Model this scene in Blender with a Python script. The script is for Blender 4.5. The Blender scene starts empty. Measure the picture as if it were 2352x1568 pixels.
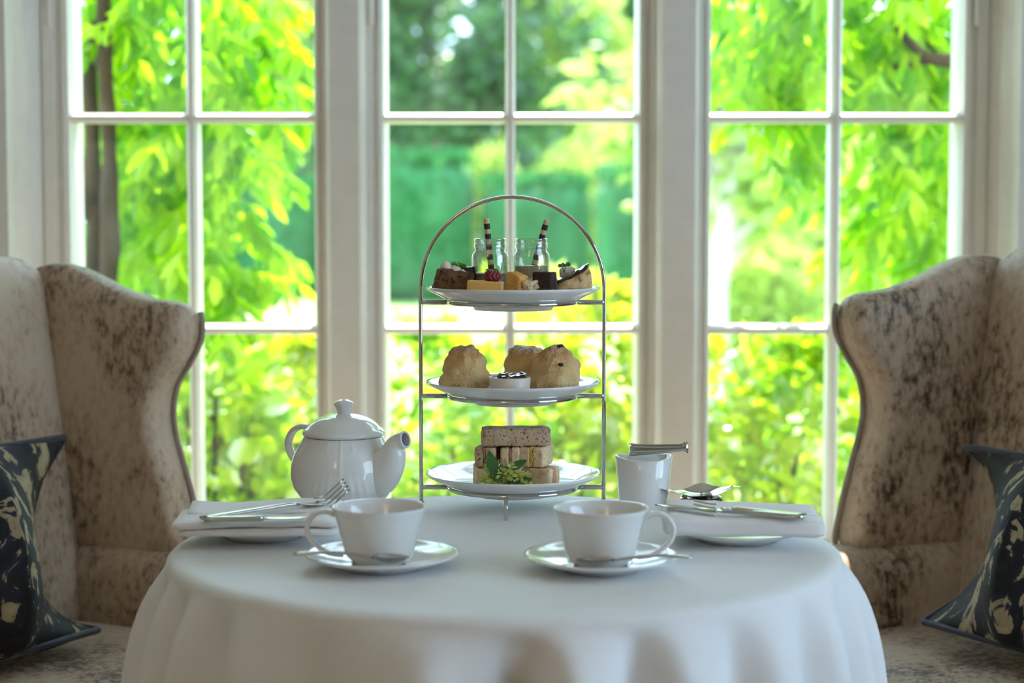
import bpy, math, random
import numpy as np
from mathutils import Vector, Matrix, noise as mnoise

random.seed(7); rng = np.random.default_rng(7)
PI = math.pi
scene = bpy.context.scene
C = scene.collection

# ------------------------------------------------------------------ camera
FPX, IW, IH = 4121.0, 2352.0, 1568.0
CAMZ = 1.104
PITCH = math.atan(284.0 / FPX)
cam_d = bpy.data.cameras.new('camera')
cam = bpy.data.objects.new('camera', cam_d); C.objects.link(cam)
cam.location = (0, 0, CAMZ); cam.rotation_euler = (PI/2 - PITCH, 0, 0)
cam_d.sensor_width = 36.0; cam_d.lens = FPX / IW * 36.0
cam_d.clip_start = 0.05; cam_d.clip_end = 400
cam_d.dof.use_dof = True; cam_d.dof.focus_distance = 2.27; cam_d.dof.aperture_fstop = 3.6
scene.camera = cam

# ------------------------------------------------------------------ world, sun, exposure
scene.view_settings.view_transform = 'Standard'; scene.view_settings.look = 'None'
scene.view_settings.gamma = 1.0; scene.view_settings.use_curve_mapping = False
scene.view_settings.exposure = 0.82
world = bpy.data.worlds.new('sky'); scene.world = world; world.use_nodes = True
wb = world.node_tree.nodes['Background']
wb.inputs[0].default_value = (0.56, 0.76, 1.0, 1); wb.inputs[1].default_value = 3.7
sun_d = bpy.data.lights.new('sun_offscreen', 'SUN'); sun_d.energy = 11.0; sun_d.angle = 0.01; sun_d.color = (1, 0.95, 0.82)
sun = bpy.data.objects.new('sun_offscreen', sun_d); C.objects.link(sun)
sun.rotation_euler = Vector((-0.06, -0.53, -0.85)).to_track_quat('-Z', 'Y').to_euler()

# ------------------------------------------------------------------ pixel helpers (photo pixel -> place)
def ray(u, v):
    x = (u - IW/2)/FPX; y = (IH/2 - v)/FPX
    c, s = math.cos(PITCH), math.sin(PITCH)
    return Vector((x, c + y*s, -s + y*c))
def at(u, v, Y):
    d = ray(u, v); t = Y/d.y
    return Vector((d.x*t, Y, CAMZ + d.z*t))
def on(u, v, z):
    d = ray(u, v); t = (z - CAMZ)/d.z
    return Vector((d.x*t, d.y*t, z))

# ------------------------------------------------------------------ materials
def nm(name):
    m = bpy.data.materials.new(name); m.use_nodes = True
    nt = m.node_tree
    return m, nt, nt.nodes['Principled BSDF']
def N(nt, kind, **kw):
    n = nt.nodes.new(kind)
    for k, v in kw.items():
        if k in n.inputs: n.inputs[k].default_value = v
        else: setattr(n, k, v)
    return n
def ramp(nt, stops):
    r = nt.nodes.new('ShaderNodeValToRGB'); e = r.color_ramp.elements
    while len(e) < len(stops): e.new(0.5)
    for i, (p, c) in enumerate(stops):
        e[i].position = p; e[i].color = (*c, 1) if len(c) == 3 else c
    return r
def coords(nt, scale=(1, 1, 1), kind='Object'):
    t = nt.nodes.new('ShaderNodeTexCoord'); mp = nt.nodes.new('ShaderNodeMapping')
    mp.inputs['Scale'].default_value = scale
    nt.links.new(t.outputs[kind], mp.inputs[0]); return mp.outputs[0]
def simple(name, col, rough=0.5, metal=0.0, var=0.06, nscale=30, bump=0.0, bscale=200, coat=0.0, sheen=0.0, spec=0.5):
    m, nt, b = nm(name)
    co = coords(nt)
    n = N(nt, 'ShaderNodeTexNoise', Scale=nscale, Detail=4.0)
    nt.links.new(co, n.inputs['Vector'])
    lo = tuple(max(0, c*(1-var)) for c in col); hi = tuple(min(1, c*(1+var)) for c in col)
    r = ramp(nt, [(0.3, lo), (0.7, hi)])
    nt.links.new(n.outputs['Fac'], r.inputs[0]); nt.links.new(r.outputs[0], b.inputs['Base Color'])
    b.inputs['Roughness'].default_value = rough; b.inputs['Metallic'].default_value = metal
    b.inputs['Coat Weight'].default_value = coat; b.inputs['Coat Roughness'].default_value = 0.05
    b.inputs['Sheen Weight'].default_value = sheen; b.inputs['Specular IOR Level'].default_value = spec
    if bump:
        n2 = N(nt, 'ShaderNodeTexNoise', Scale=bscale, Detail=5.0)
        nt.links.new(co, n2.inputs['Vector'])
        bp = N(nt, 'ShaderNodeBump', Strength=bump, Distance=0.002)
        nt.links.new(n2.outputs['Fac'], bp.inputs['Height']); nt.links.new(bp.outputs[0], b.inputs['Normal'])
    return m
def leafmat(name, c1, c2, trans=0.55, gloss=0.10, rough=0.32):
    m, nt, b = nm(name); nt.nodes.remove(b)
    out = nt.nodes['Material Output']
    g = nt.nodes.new('ShaderNodeNewGeometry'); oi = nt.nodes.new('ShaderNodeObjectInfo')
    ad = N(nt, 'ShaderNodeMath', operation='ADD'); nt.links.new(g.outputs['Random Per Island'], ad.inputs[0]); nt.links.new(oi.outputs['Random'], ad.inputs[1])
    fr = N(nt, 'ShaderNodeMath', operation='FRACT'); nt.links.new(ad.outputs[0], fr.inputs[0])
    r = ramp(nt, [(0.0, c1), (1.0, c2)]); nt.links.new(fr.outputs[0], r.inputs[0])
    d = nt.nodes.new('ShaderNodeBsdfDiffuse'); t = nt.nodes.new('ShaderNodeBsdfTranslucent')
    gl = N(nt, 'ShaderNodeBsdfGlossy', Roughness=rough)
    for n in (d, t): nt.links.new(r.outputs[0], n.inputs[0])
    mx = N(nt, 'ShaderNodeMixShader'); mx.inputs[0].default_value = trans
    nt.links.new(d.outputs[0], mx.inputs[1]); nt.links.new(t.outputs[0], mx.inputs[2])
    m2 = N(nt, 'ShaderNodeMixShader'); m2.inputs[0].default_value = gloss
    nt.links.new(mx.outputs[0], m2.inputs[1]); nt.links.new(gl.outputs[0], m2.inputs[2])
    nt.links.new(m2.outputs[0], out.inputs[0])
    return m
def glassmat(name, tint=(1, 1, 1), base=0.03, edge=0.5, dust=0.0):
    m, nt, b = nm(name); nt.nodes.remove(b); out = nt.nodes['Material Output']
    tr = nt.nodes.new('ShaderNodeBsdfTransparent'); tr.inputs[0].default_value = (*tint, 1)
    gl = N(nt, 'ShaderNodeBsdfGlossy', Roughness=0.03)
    lw = N(nt, 'ShaderNodeLayerWeight', Blend=0.35)
    mr = N(nt, 'ShaderNodeMapRange'); mr.inputs['To Min'].default_value = base; mr.inputs['To Max'].default_value = edge
    nt.links.new(lw.outputs['Facing'], mr.inputs[0])
    mx = nt.nodes.new('ShaderNodeMixShader'); nt.links.new(mr.outputs[0], mx.inputs[0])
    nt.links.new(tr.outputs[0], mx.inputs[1]); nt.links.new(gl.outputs[0], mx.inputs[2])
    last = mx
    if dust:
        di = nt.nodes.new('ShaderNodeBsdfTranslucent'); di.inputs[0].default_value = (0.9, 0.95, 1, 1)
        n = N(nt, 'ShaderNodeTexNoise', Scale=9.0, Detail=6.0)
        nt.links.new(coords(nt, (1, 1, 0.5)), n.inputs['Vector'])
        r = N(nt, 'ShaderNodeMapRange'); r.inputs['From Min'].default_value = 0.35; r.inputs['From Max'].default_value = 0.8
        r.inputs['To Max'].default_value = dust
        nt.links.new(n.outputs['Fac'], r.inputs[0])
        m2 = nt.nodes.new('ShaderNodeMixShader'); nt.links.new(r.outputs[0], m2.inputs[0])
        nt.links.new(mx.outputs[0], m2.inputs[1]); nt.links.new(di.outputs[0], m2.inputs[2]); last = m2
    nt.links.new(last.outputs[0], out.inputs[0])
    return m
def emitmat(name, col, strength):
    m, nt, b = nm(name)
    b.inputs['Base Color'].default_value = (*col, 1)
    b.inputs['Emission Color'].default_value = (*col, 1); b.inputs['Emission Strength'].default_value = strength
    return m
def breadmat(name, c1, c2, hole, hs=260.0):
    m, nt, b = nm(name); co = coords(nt)
    n = N(nt, 'ShaderNodeTexNoise', Scale=90.0, Detail=6.0); nt.links.new(co, n.inputs['Vector'])
    r = ramp(nt, [(0.3, c1), (0.7, c2)]); nt.links.new(n.outputs['Fac'], r.inputs[0])
    v = N(nt, 'ShaderNodeTexNoise', Scale=hs, Detail=3.0, Roughness=0.6); nt.links.new(co, v.inputs['Vector'])
    r2 = ramp(nt, [(0.36, (1, 1, 1)), (0.44, (0, 0, 0))]); nt.links.new(v.outputs['Fac'], r2.inputs[0])
    mx = N(nt, 'ShaderNodeMixRGB'); nt.links.new(r2.outputs[0], mx.inputs[0]); nt.links.new(r.outputs[0], mx.inputs[1]); mx.inputs[2].default_value = (*hole, 1)
    nt.links.new(mx.outputs[0], b.inputs['Base Color'])
    bp = N(nt, 'ShaderNodeBump', Strength=0.6, Distance=0.0015); nt.links.new(v.outputs['Fac'], bp.inputs['Height']); nt.links.new(bp.outputs[0], b.inputs['Normal'])
    b.inputs['Roughness'].default_value = 0.9
    return m
def velvet(name):
    m, nt, b = nm(name); co = coords(nt, (1.0, 1.0, 0.55))
    n = N(nt, 'ShaderNodeTexNoise', Scale=85.0, Detail=6.0, Roughness=0.7); nt.links.new(co, n.inputs['Vector'])
    big = N(nt, 'ShaderNodeTexNoise', Scale=6.0, Detail=2.0); nt.links.new(co, big.inputs['Vector'])
    ad = N(nt, 'ShaderNodeMath', operation='MULTIPLY_ADD'); nt.links.new(big.outputs['Fac'], ad.inputs[0]); ad.inputs[1].default_value = 0.80; nt.links.new(n.outputs['Fac'], ad.inputs[2])
    r = ramp(nt, [(0.67, (0.045, 0.034, 0.020)), (0.755, (0.22, 0.155, 0.105)), (0.83, (0.44, 0.315, 0.22)), (1.0, (0.60, 0.47, 0.35))])
    nt.links.new(ad.outputs[0], r.inputs[0]); nt.links.new(r.outputs[0], b.inputs['Base Color'])
    b.inputs['Roughness'].default_value = 0.5; b.inputs['Sheen Weight'].default_value = 0.25; b.inputs['Sheen Roughness'].default_value = 0.4
    bp = N(nt, 'ShaderNodeBump', Strength=0.25, Distance=0.002); nt.links.new(n.outputs['Fac'], bp.inputs['Height']); nt.links.new(bp.outputs[0], b.inputs['Normal'])
    return m
def pillowmat(name):
    m, nt, b = nm(name); co = coords(nt, (1, 1, 0.8))
    n = N(nt, 'ShaderNodeTexNoise', Scale=18.0, Detail=5.0, Roughness=0.55, Distortion=1.8); nt.links.new(co, n.inputs['Vector'])
    r = ramp(nt, [(0.0, (0.010, 0.011, 0.013)), (0.44, (0.012, 0.013, 0.016)), (0.535, (0.022, 0.026, 0.040)), (0.560, (0.36, 0.28, 0.17)), (0.8, (0.50, 0.41, 0.28))])
    nt.links.new(n.outputs['Fac'], r.inputs[0]); nt.links.new(r.outputs[0], b.inputs['Base Color'])
    b.inputs['Roughness'].default_value = 0.6; b.inputs['Sheen Weight'].default_value = 0.05; b.inputs['Specular IOR Level'].default_value = 0.2
    return m

M = {}
M['paint'] = simple('white_paint', (0.78, 0.76, 0.70), 0.35, var=0.03, bump=0.05, bscale=60)
M['wall'] = simple('cream_wall_paint', (0.70, 0.66, 0.58), 0.6, var=0.03)
M['ceil'] = simple('ceiling_paint', (0.85, 0.84, 0.80), 0.7, var=0.02)
M['floor'] = simple('oak_floor', (0.30, 0.20, 0.12), 0.4, var=0.3, nscale=8)
M['cloth'] = simple('white_linen', (0.86, 0.86, 0.86), 0.75, var=0.015, bump=0.12, bscale=900, sheen=0.2)
M['napkin'] = simple('napkin_linen', (0.88, 0.86, 0.86), 0.8, var=0.015, bump=0.15, bscale=700)
M['china'] = simple('white_china', (0.84, 0.83, 0.81), 0.12, var=0.015, coat=0.6)
M['cream_china'] = simple('speckled_cream_china', (0.78, 0.70, 0.60), 0.25, var=0.04, nscale=200)
M['chrome'] = simple('chrome', (0.62, 0.61, 0.58), 0.06, 1.0, var=0.02)
M['steel'] = simple('polished_steel', (0.56, 0.54, 0.50), 0.13, 1.0, var=0.05)
M['wood'] = simple('dark_wood', (0.06, 0.035, 0.02), 0.35, var=0.3)
M['velvet'] = velvet('mottled_velvet')
M['velvet_pipe'] = simple('velvet_piping', (0.36, 0.30, 0.24), 0.6, var=0.2)
M['pillow'] = pillowmat('pillow_print')
M['navy'] = simple('navy_piping', (0.010, 0.014, 0.04), 0.55, sheen=0.3)
M['pane'] = glassmat('window_glass', (0.98, 0.99, 0.985), 0.015, 0.25, 0.012)
M['jar'] = glassmat('jar_glass', (0.96, 0.99, 0.98), 0.08, 0.95)
M['brown_bread'] = breadmat('brown_bread', (0.48, 0.32, 0.20), (0.62, 0.45, 0.30), (0.13, 0.06, 0.03))
M['white_bread'] = breadmat('white_bread', (0.70, 0.50, 0.29), (0.86, 0.70, 0.46), (0.58, 0.37, 0.19), 340)
M['egg'] = simple('egg_filling', (0.85, 0.50, 0.06), 0.4, var=0.3, nscale=200)
M['ham'] = simple('ham_filling', (0.45, 0.20, 0.14), 0.4, var=0.3, nscale=200)
M['cucumber'] = simple('salmon_and_cress_filling', (0.62, 0.30, 0.14), 0.4, var=0.5, nscale=150)
M['seed_top'] = breadmat('cut_sandwich_edge', (0.25, 0.20, 0.17), (0.55, 0.50, 0.46), (0.06, 0.05, 0.05), 200)
M['carrot'] = breadmat('brown_cake', (0.075, 0.032, 0.012), (0.22, 0.11, 0.045), (0.02, 0.008, 0.004), 160)
M['choc'] = breadmat('dark_chocolate', (0.035, 0.020, 0.013), (0.06, 0.036, 0.024), (0.012, 0.008, 0.006), 320)
M['cream'] = simple('whipped_cream', (0.85, 0.76, 0.62), 0.45, var=0.05)
M['custard'] = simple('baked_custard_bar', (0.80, 0.47, 0.12), 0.5, var=0.12, bump=0.1)
M['sponge'] = breadmat('golden_sponge', (0.66, 0.30, 0.05), (0.85, 0.50, 0.14), (0.50, 0.26, 0.08), 300)
M['sponge_in'] = breadmat('sponge_crumb', (0.70, 0.52, 0.28), (0.84, 0.68, 0.42), (0.32, 0.12, 0.10), 200)
M['pastry'] = breadmat('choux_pastry', (0.62, 0.36, 0.13), (0.82, 0.62, 0.36), (0.40, 0.20, 0.08), 120)
M['ganache'] = simple('glossy_ganache', (0.012, 0.010, 0.010), 0.12, coat=0.8)
M['raspberry'] = simple('raspberry_red', (0.24, 0.012, 0.03), 0.35, var=0.3, nscale=150, coat=0.3)
M['herb'] = leafmat('herb_green', (0.05, 0.18, 0.015), (0.16, 0.42, 0.04), 0.4, 0.06)
M['frisee'] = leafmat('frisee_yellow', (0.30, 0.44, 0.03), (0.72, 0.74, 0.22), 0.35, 0.05)
M['spinach'] = leafmat('dark_salad', (0.02, 0.10, 0.015), (0.05, 0.20, 0.03), 0.3, 0.08)
M['jam'] = simple('black_jam', (0.010, 0.004, 0.010), 0.08, coat=1.0)
M['panna'] = simple('panna_cotta', (0.72, 0.62, 0.44), 0.35, var=0.03)
M['jelly'] = simple('passionfruit_jelly', (0.75, 0.42, 0.01), 0.15, coat=0.6)
M['raisin'] = simple('raisin', (0.03, 0.012, 0.01), 0.5)
M['wafer_l'] = simple('wafer_cream', (0.72, 0.56, 0.33), 0.7, bump=0.2)
M['wafer_d'] = simple('wafer_chocolate', (0.030, 0.014, 0.010), 0.6)
M['paper'] = simple('sugar_paper', (0.84, 0.82, 0.80), 0.7)
M['bark'] = simple('bark', (0.038, 0.026, 0.013), 0.9, var=0.5, nscale=14, bump=0.6, bscale=20)
M['palebark'] = simple('pale_bark', (0.55, 0.50, 0.45), 0.9, var=0.3, nscale=3)
M['grass'] = simple('lawn_grass', (0.24, 0.40, 0.09), 0.9, var=0.2, nscale=1.2)
M['gravel'] = simple('garden_soil', (0.26, 0.22, 0.14), 0.95, var=0.3)
M['wist'] = leafmat('wisteria_leaf', (0.10, 0.38, 0.003), (0.52, 0.78, 0.008), 0.62, 0.035)
M['shrub'] = leafmat('shrub_leaf', (0.16, 0.44, 0.004), (0.68, 0.84, 0.02), 0.55, 0.16, 0.18)
M['shrub2'] = leafmat('golden_shrub_leaf', (0.28, 0.48, 0.006), (0.80, 0.80, 0.04), 0.55, 0.16, 0.18)
M['hedge'] = leafmat('hedge_leaf', (0.016, 0.14, 0.035), (0.05, 0.24, 0.065), 0.3, 0.02)
M['hedgecore'] = simple('hedge_core', (0.02, 0.14, 0.04), 0.9, var=0.3)
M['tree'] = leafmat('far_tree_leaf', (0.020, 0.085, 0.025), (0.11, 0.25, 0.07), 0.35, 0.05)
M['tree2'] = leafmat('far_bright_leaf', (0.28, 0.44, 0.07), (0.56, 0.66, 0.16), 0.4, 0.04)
M['lamp_shade'] = emitmat('lit_lamp_shade', (1.0, 0.70, 0.45), 3.0)


# ------------------------------------------------------------------ mesh builder
class MB:
    def __init__(s): s.v = []; s.f = []; s.mi = []
    def add(s, V, F, mi=0):
        o = len(s.v); s.v += [tuple(p) for p in V]; s.f += [tuple(i+o for i in f) for f in F]; s.mi += [mi]*len(F)
    def box(s, lo, hi):
        x0, y0, z0 = lo; x1, y1, z1 = hi
        s.add([(x0,y0,z0),(x1,y0,z0),(x1,y1,z0),(x0,y1,z0),(x0,y0,z1),(x1,y0,z1),(x1,y1,z1),(x0,y1,z1)],
              [(0,3,2,1),(4,5,6,7),(0,1,5,4),(1,2,6,5),(2,3,7,6),(3,0,4,7)])
    def rbox(s, size, c=(0,0,0), r=0.004, n=6, rough=0.0, rs=60.0, fn=None, rot=None, seed=0.0):
        hx, hy, hz = [a/2 for a in size]; h = (hx, hy, hz); idx = {}; V = []; F = []
        r = min(r, hx*0.999, hy*0.999, hz*0.999)
        def gp(a, hh):           # grid positions concentrated at the rim
            ks = [-1]+[-1+2*(i/(n)) for i in range(1, n)]+[1]; return ks
        ks = gp(0, 0)
        rr = [1 - r/a*0.5 for a in h]
        def pt(i, j, k):
            key = (i, j, k)
            if key in idx: return idx[key]
            q = []
            for t, a in zip((ks[i], ks[j], ks[k]), h): q.append(t*a)
            inn = [max(-(a-r), min(a-r, x)) for x, a in zip(q, h)]
            d = Vector((q[0]-inn[0], q[1]-inn[1], q[2]-inn[2]))
            if d.length > 1e-9:
                m_ = max(abs(d.x), abs(d.y), abs(d.z)); d = d.normalized()*r*(m_/r)
            p = Vector(inn)+d
            nrm = Vector((q[0]/hx, q[1]/hy, q[2]/hz)); nrm.normalize()
            if rough:
                p += nrm*(mnoise.noise((p+Vector((seed, seed*1.7, 0)))*rs))*rough
            if fn: p = fn(p)
            if rot is not None: p = rot @ p
            V.append(p+Vector(c)); idx[key] = len(V)-1; return idx[key]
        for i in range(n):
            for j in range(n):
                F.append((pt(i,j,0),pt(i,j+1,0),pt(i+1,j+1,0),pt(i+1,j,0)))
                F.append((pt(i,j,n),pt(i+1,j,n),pt(i+1,j+1,n),pt(i,j+1,n)))
                F.append((pt(i,0,j),pt(i+1,0,j),pt(i+1,0,j+1),pt(i,0,j+1)))
                F.append((pt(i,n,j),pt(i,n,j+1),pt(i+1,n,j+1),pt(i+1,n,j)))
                F.append((pt(0,i,j),pt(0,i,j+1),pt(0,i+1,j+1),pt(0,i+1,j)))
                F.append((pt(n,i,j),pt(n,i+1,j),pt(n,i+1,j+1),pt(n,i,j+1)))
        s.add(V, F)
    def lathe(s, prof, c=(0,0,0), seg=48, fn=None):
        V = []; F = []; n = len(prof)
        for k in range(seg):
            a = 2*PI*k/seg
            for r, z in prof:
                p = Vector((r*math.cos(a), r*math.sin(a), z))
                if fn: p = fn(p, a)
                V.append(p+Vector(c))
        for k in range(seg):
            k2 = (k+1) % seg
            for i in range(n-1):
                F.append((k*n+i, k2*n+i, k2*n+i+1, k*n+i+1))
        s.add(V, F)
        for e in (0, n-1):
            if prof[e][0] > 1e-6 and prof[e][0] < 0.0005: pass
    def tube(s, path, rad, seg=8, closed=False, flat=None, caps=(True, True)):
        P = [Vector(p) for p in path]; n = len(P); V = []; F = []
        if not hasattr(rad, '__len__'): rad = [rad]*n
        up = None
        for i, p in enumerate(P):
            t = (P[(i+1) % n]-P[i-1]) if closed else (P[min(i+1,n-1)]-P[max(i-1,0)])
            t.normalize()
            if up is None:
                up = Vector((0,0,1)) if abs(t.z) < 0.9 else Vector((0,1,0))
                if flat is not None: up = Vector(flat)
            a = t.cross(up)
            if a.length < 1e-6: a = t.cross(Vector((1,0.3,0)))
            a.normalize(); b = a.cross(t).normalized()
            if flat is None: up = b
            r = rad[i]; ra, rb = (r if hasattr(r, '__len__') else (r, r))
            for k in range(seg):
                w = 2*PI*k/seg
                V.append(p+a*math.cos(w)*ra+b*math.sin(w)*rb)
        m = n if closed else n-1
        for i in range(m):
            i2 = (i+1) % n
            for k in range(seg):
                k2 = (k+1) % seg
                F.append((i*seg+k, i*seg+k2, i2*seg+k2, i2*seg+k))
        if not closed:
            if caps[0]: F.append(tuple(range(seg-1, -1, -1)))
            if caps[1]: F.append(tuple((n-1)*seg+k for k in range(seg)))
        s.add(V, F)
    def prism(s, prof, axis_pts):      # closed profile (list of 2D) extruded between z0,z1 as (x,y)
        z0, z1 = axis_pts; n = len(prof)
        V = [(x, y, z0) for x, y in prof]+[(x, y, z1) for x, y in prof]
        F = [(i, (i+1) % n, n+(i+1) % n, n+i) for i in range(n)]
        F += [tuple(range(n-1, -1, -1)), tuple(range(n, 2*n))]
        s.add(V, F)
    def puffy(s, outline, half, fn, rings=9, power=2.4):
        # outline: closed 2D loop; inflated on both sides; fn maps (a, b, t) to a point
        n = len(outline); cx = sum(p[0] for p in outline)/n; cy = sum(p[1] for p in outline)/n
        V = []; F = []
        lev = []
        for sgn in (1, -1):
            L = []
            for k in range(rings+1):
                if sgn == -1 and k == 0: L.append(lev[0][0]); continue
                w = k/rings; sc = 1-w**1.6 * (0.97)
                if k < rings: sc = 1 - (1-math.cos(w*PI/2))*0.97
                t = half*sgn*(1-abs(sc)**(power*3))**(1/power) if k else 0.0
                base = len(V)
                for p in outline: V.append(fn(cx+(p[0]-cx)*sc, cy+(p[1]-cy)*sc, t))
                L.append(base)
            lev.append(L)
            for k in range(rings):
                a, b = L[k], L[k+1]
                for i in range(n):
                    j = (i+1) % n
                    F.append((a+i, a+j, b+j, b+i) if sgn == 1 else (a+j, a+i, b+i, b+j))
            e = L[-1]
            F.append(tuple(e+i for i in range(n)) if sgn == 1 else tuple(e+i for i in range(n-1, -1, -1)))
        s.add(V, F)
    def build(s, name, mat, parent=None, smooth=True, sub=0, loc=None):
        me = bpy.data.meshes.new(name); me.from_pydata(s.v, [], s.f)
        mats = mat if isinstance(mat, (list, tuple)) else [mat]
        for m_ in mats: me.materials.append(m_)
        if len(mats) > 1: me.polygons.foreach_set('material_index', s.mi)
        if smooth: me.polygons.foreach_set('use_smooth', [True]*len(me.polygons))
        me.update()
        import bmesh
        bm = bmesh.new(); bm.from_mesh(me); bmesh.ops.remove_doubles(bm, verts=bm.verts, dist=1e-6)
        bmesh.ops.recalc_face_normals(bm, faces=bm.faces); bm.to_mesh(me); bm.free()
        o = bpy.data.objects.new(name, me); C.objects.link(o)
        if smooth == 'auto':
            me.set_sharp_from_angle(angle=0.7)
        if sub:
            md = o.modifiers.new('sub', 'SUBSURF'); md.levels = sub; md.render_levels = sub
        if parent is not None: o.parent = parent
        if loc is not None: o.location = loc
        return o
def mesh1(name, fnbuild, mat, parent=None, **kw):
    b = MB(); fnbuild(b); return b.build(name, mat, parent, **kw)
def tag(o, label=None, cat=None, group=None, kind=None):
    if label: o['label'] = label
    if cat: o['category'] = cat
    if group: o['group'] = group
    if kind: o['kind'] = kind
    return o
def thing(name, label, cat, loc=(0,0,0), rotz=0.0, group=None):
    o = bpy.data.objects.new(name, None); C.objects.link(o); o.empty_display_size = 0.05
    o.location = loc; o.rotation_euler = (0, 0, rotz)
    return tag(o, label, cat, group)
def copy_tree(o, parent=None):
    c = o.copy(); C.objects.link(c); c.parent = parent
    for ch in o.children: copy_tree(ch, c)
    return c
def struct(o, label=None): return tag(o, label, None, None, 'structure')
def smooth_loop(pts, n=8):
    out = []; m = len(pts)
    for i in range(m):
        p0, p1, p2, p3 = [Vector((*pts[(i+k) % m], 0)) for k in (-1, 0, 1, 2)]
        for j in range(n):
            t = j/n
            q = 0.5*((2*p1)+(-p0+p2)*t+(2*p0-5*p1+4*p2-p3)*t*t+(-p0+3*p1-3*p2+p3)*t**3)
            out.append((q.x, q.y))
    return out
def smooth_path(pts, n=8):
    out = []; m = len(pts); P = [Vector(p) for p in pts]
    for i in range(m-1):
        p0, p1, p2, p3 = P[max(i-1,0)], P[i], P[i+1], P[min(i+2,m-1)]
        for j in range(n):
            t = j/n
            out.append(0.5*((2*p1)+(-p0+p2)*t+(2*p0-5*p1+4*p2-p3)*t*t+(-p0+3*p1-3*p2+p3)*t**3))
    out.append(P[-1]); return out
def lerp(a, b, t): return a+(b-a)*t
def interp(xs, ys, x): return float(np.interp(x, xs, ys))

# ================================================================== ROOM SHELL
WY = 3.5                       # window plane
def px(u): return (u-IW/2)*WY/FPX*1.0005
ZS, ZT = 0.44, 2.16            # sill, head
XL, XR = px(45), px(2312)
b = MB(); b.box((-2.4, -2.6, -0.1), (2.4, 3.7, 0)); struct(b.build('floor', M['floor'], smooth=False), 'dark oak floor under the tea table')
b = MB(); b.box((-2.4, -2.6, 2.6), (2.4, 3.95, 2.75)); struct(b.build('ceiling', M['ceil'], smooth=False), 'white ceiling of the tea room')  # runs past the window wall as an unseen overhang, added to block direct sun
b = MB(); b.box((-2.55, -2.6, 0), (-2.4, 3.7, 2.6)); struct(b.build('wall_left', M['wall'], smooth=False), 'cream wall on the left')
b = MB(); b.box((-2.4, -2.75, 0), (2.4, -2.6, 2.6)); struct(b.build('wall_back', M['wall'], smooth=False), 'cream wall behind the viewer')
b = MB()
b.box((2.4, -2.6, 0), (2.55, 0.0, 2.6)); b.box((2.4, 2.0, 0), (2.55, 3.7, 2.6)); b.box((2.4, 0.0, 0), (2.55, 2.0, 0.5)); b.box((2.4, 0.0, 2.3), (2.55, 2.0, 2.6))
struct(b.build('wall_right', M['wall'], smooth=False), 'cream wall on the right with a tall window')
b = MB()
b.box((-2.4, 3.40, 0), (XL, 3.70, 2.6)); b.box((XR, 3.40, 0), (2.4, 3.70, 2.6)); b.box((XL, 3.40, 0), (XR, 3.70, ZS)); b.box((XL, 3.40, ZT), (XR, 3.70, 2.6))
struct(b.build('wall_window', M['wall'], smooth=False), 'cream wall around the garden windows')
b = MB(); b.box((XL-0.02, 3.33, ZS-0.03), (XR+0.02, 3.55, ZS)); struct(b.build('trim_1', M['paint'], smooth=False), 'white painted window board below the panes')
# moulded casings at both ends of the window
def casing(name, sgn, lab):
    xe = XL if sgn < 0 else -XR
    b = MB()
    for (a0, a1, y) in ((0.0, 0.02, 3.36), (-0.022, 0.0, 3.385), (-0.075, -0.022, 3.372), (-0.10, -0.075, 3.35)):
        x0, x1 = xe+a0, xe+a1
        if sgn > 0: x0, x1 = -x1, -x0
        b.box((x0, y, 0.1), (x1, 3.42, 2.3))
    struct(b.build(name, M['paint'], smooth=False), lab)
casing('trim_2', -1, 'white moulded casing beside the window with the climber trunks'); casing('trim_3', 1, 'white moulded casing beside the window with the branchy climber')
# posts between the windows, with beaded edges
def post(name, x0, x1, lab):
    prof = [(x0-0.004, 3.56), (x0-0.004, 3.455), (x0, 3.45), (x0, 3.425), (x0+0.006, 3.418), (x1-0.006, 3.418), (x1, 3.425), (x1, 3.45), (x1+0.004, 3.455), (x1+0.004, 3.56)]
    b = MB(); b.prism(prof, (ZS, ZT)); struct(b.build(name, M['paint'], smooth=False), lab)
P1 = (px(762), px(842)); P2 = (px(1506), px(1592))
post('trim_4', *P1, 'white post between window with climber trunks and middle window')
post('trim_5', *P2, 'white post between middle window and window with branchy climber')
ROWZ = [ZS+0.03, 0.478, 0.887, 1.296, 1.705, ZT-0.04]
def bar_v(b, x, w, z0, z1, y0, y1):      # chamfered vertical bar
    c = w*0.32
    b.prism([(x-w/2, y1), (x-w/2, y0+0.010), (x-w/2+c, y0), (x+w/2-c, y0), (x+w/2, y0+0.010), (x+w/2, y1)], (z0, z1))
def bar_h(b, z, w, x0, x1, y0, y1):
    c = w*0.32; prof = [(y1, z-w/2), (y0+0.010, z-w/2), (y0, z-w/2+c), (y0, z+w/2-c), (y0+0.010, z+w/2), (y1, z+w/2)]
    n = 6; V = [(x0, y, q) for y, q in prof]+[(x1, y, q) for y, q in prof]
    b.add(V, [(i, (i+1) % n, n+(i+1) % n, n+i) for i in range(n)]+[tuple(range(n-1,-1,-1)), tuple(range(n, 2*n))])
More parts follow.
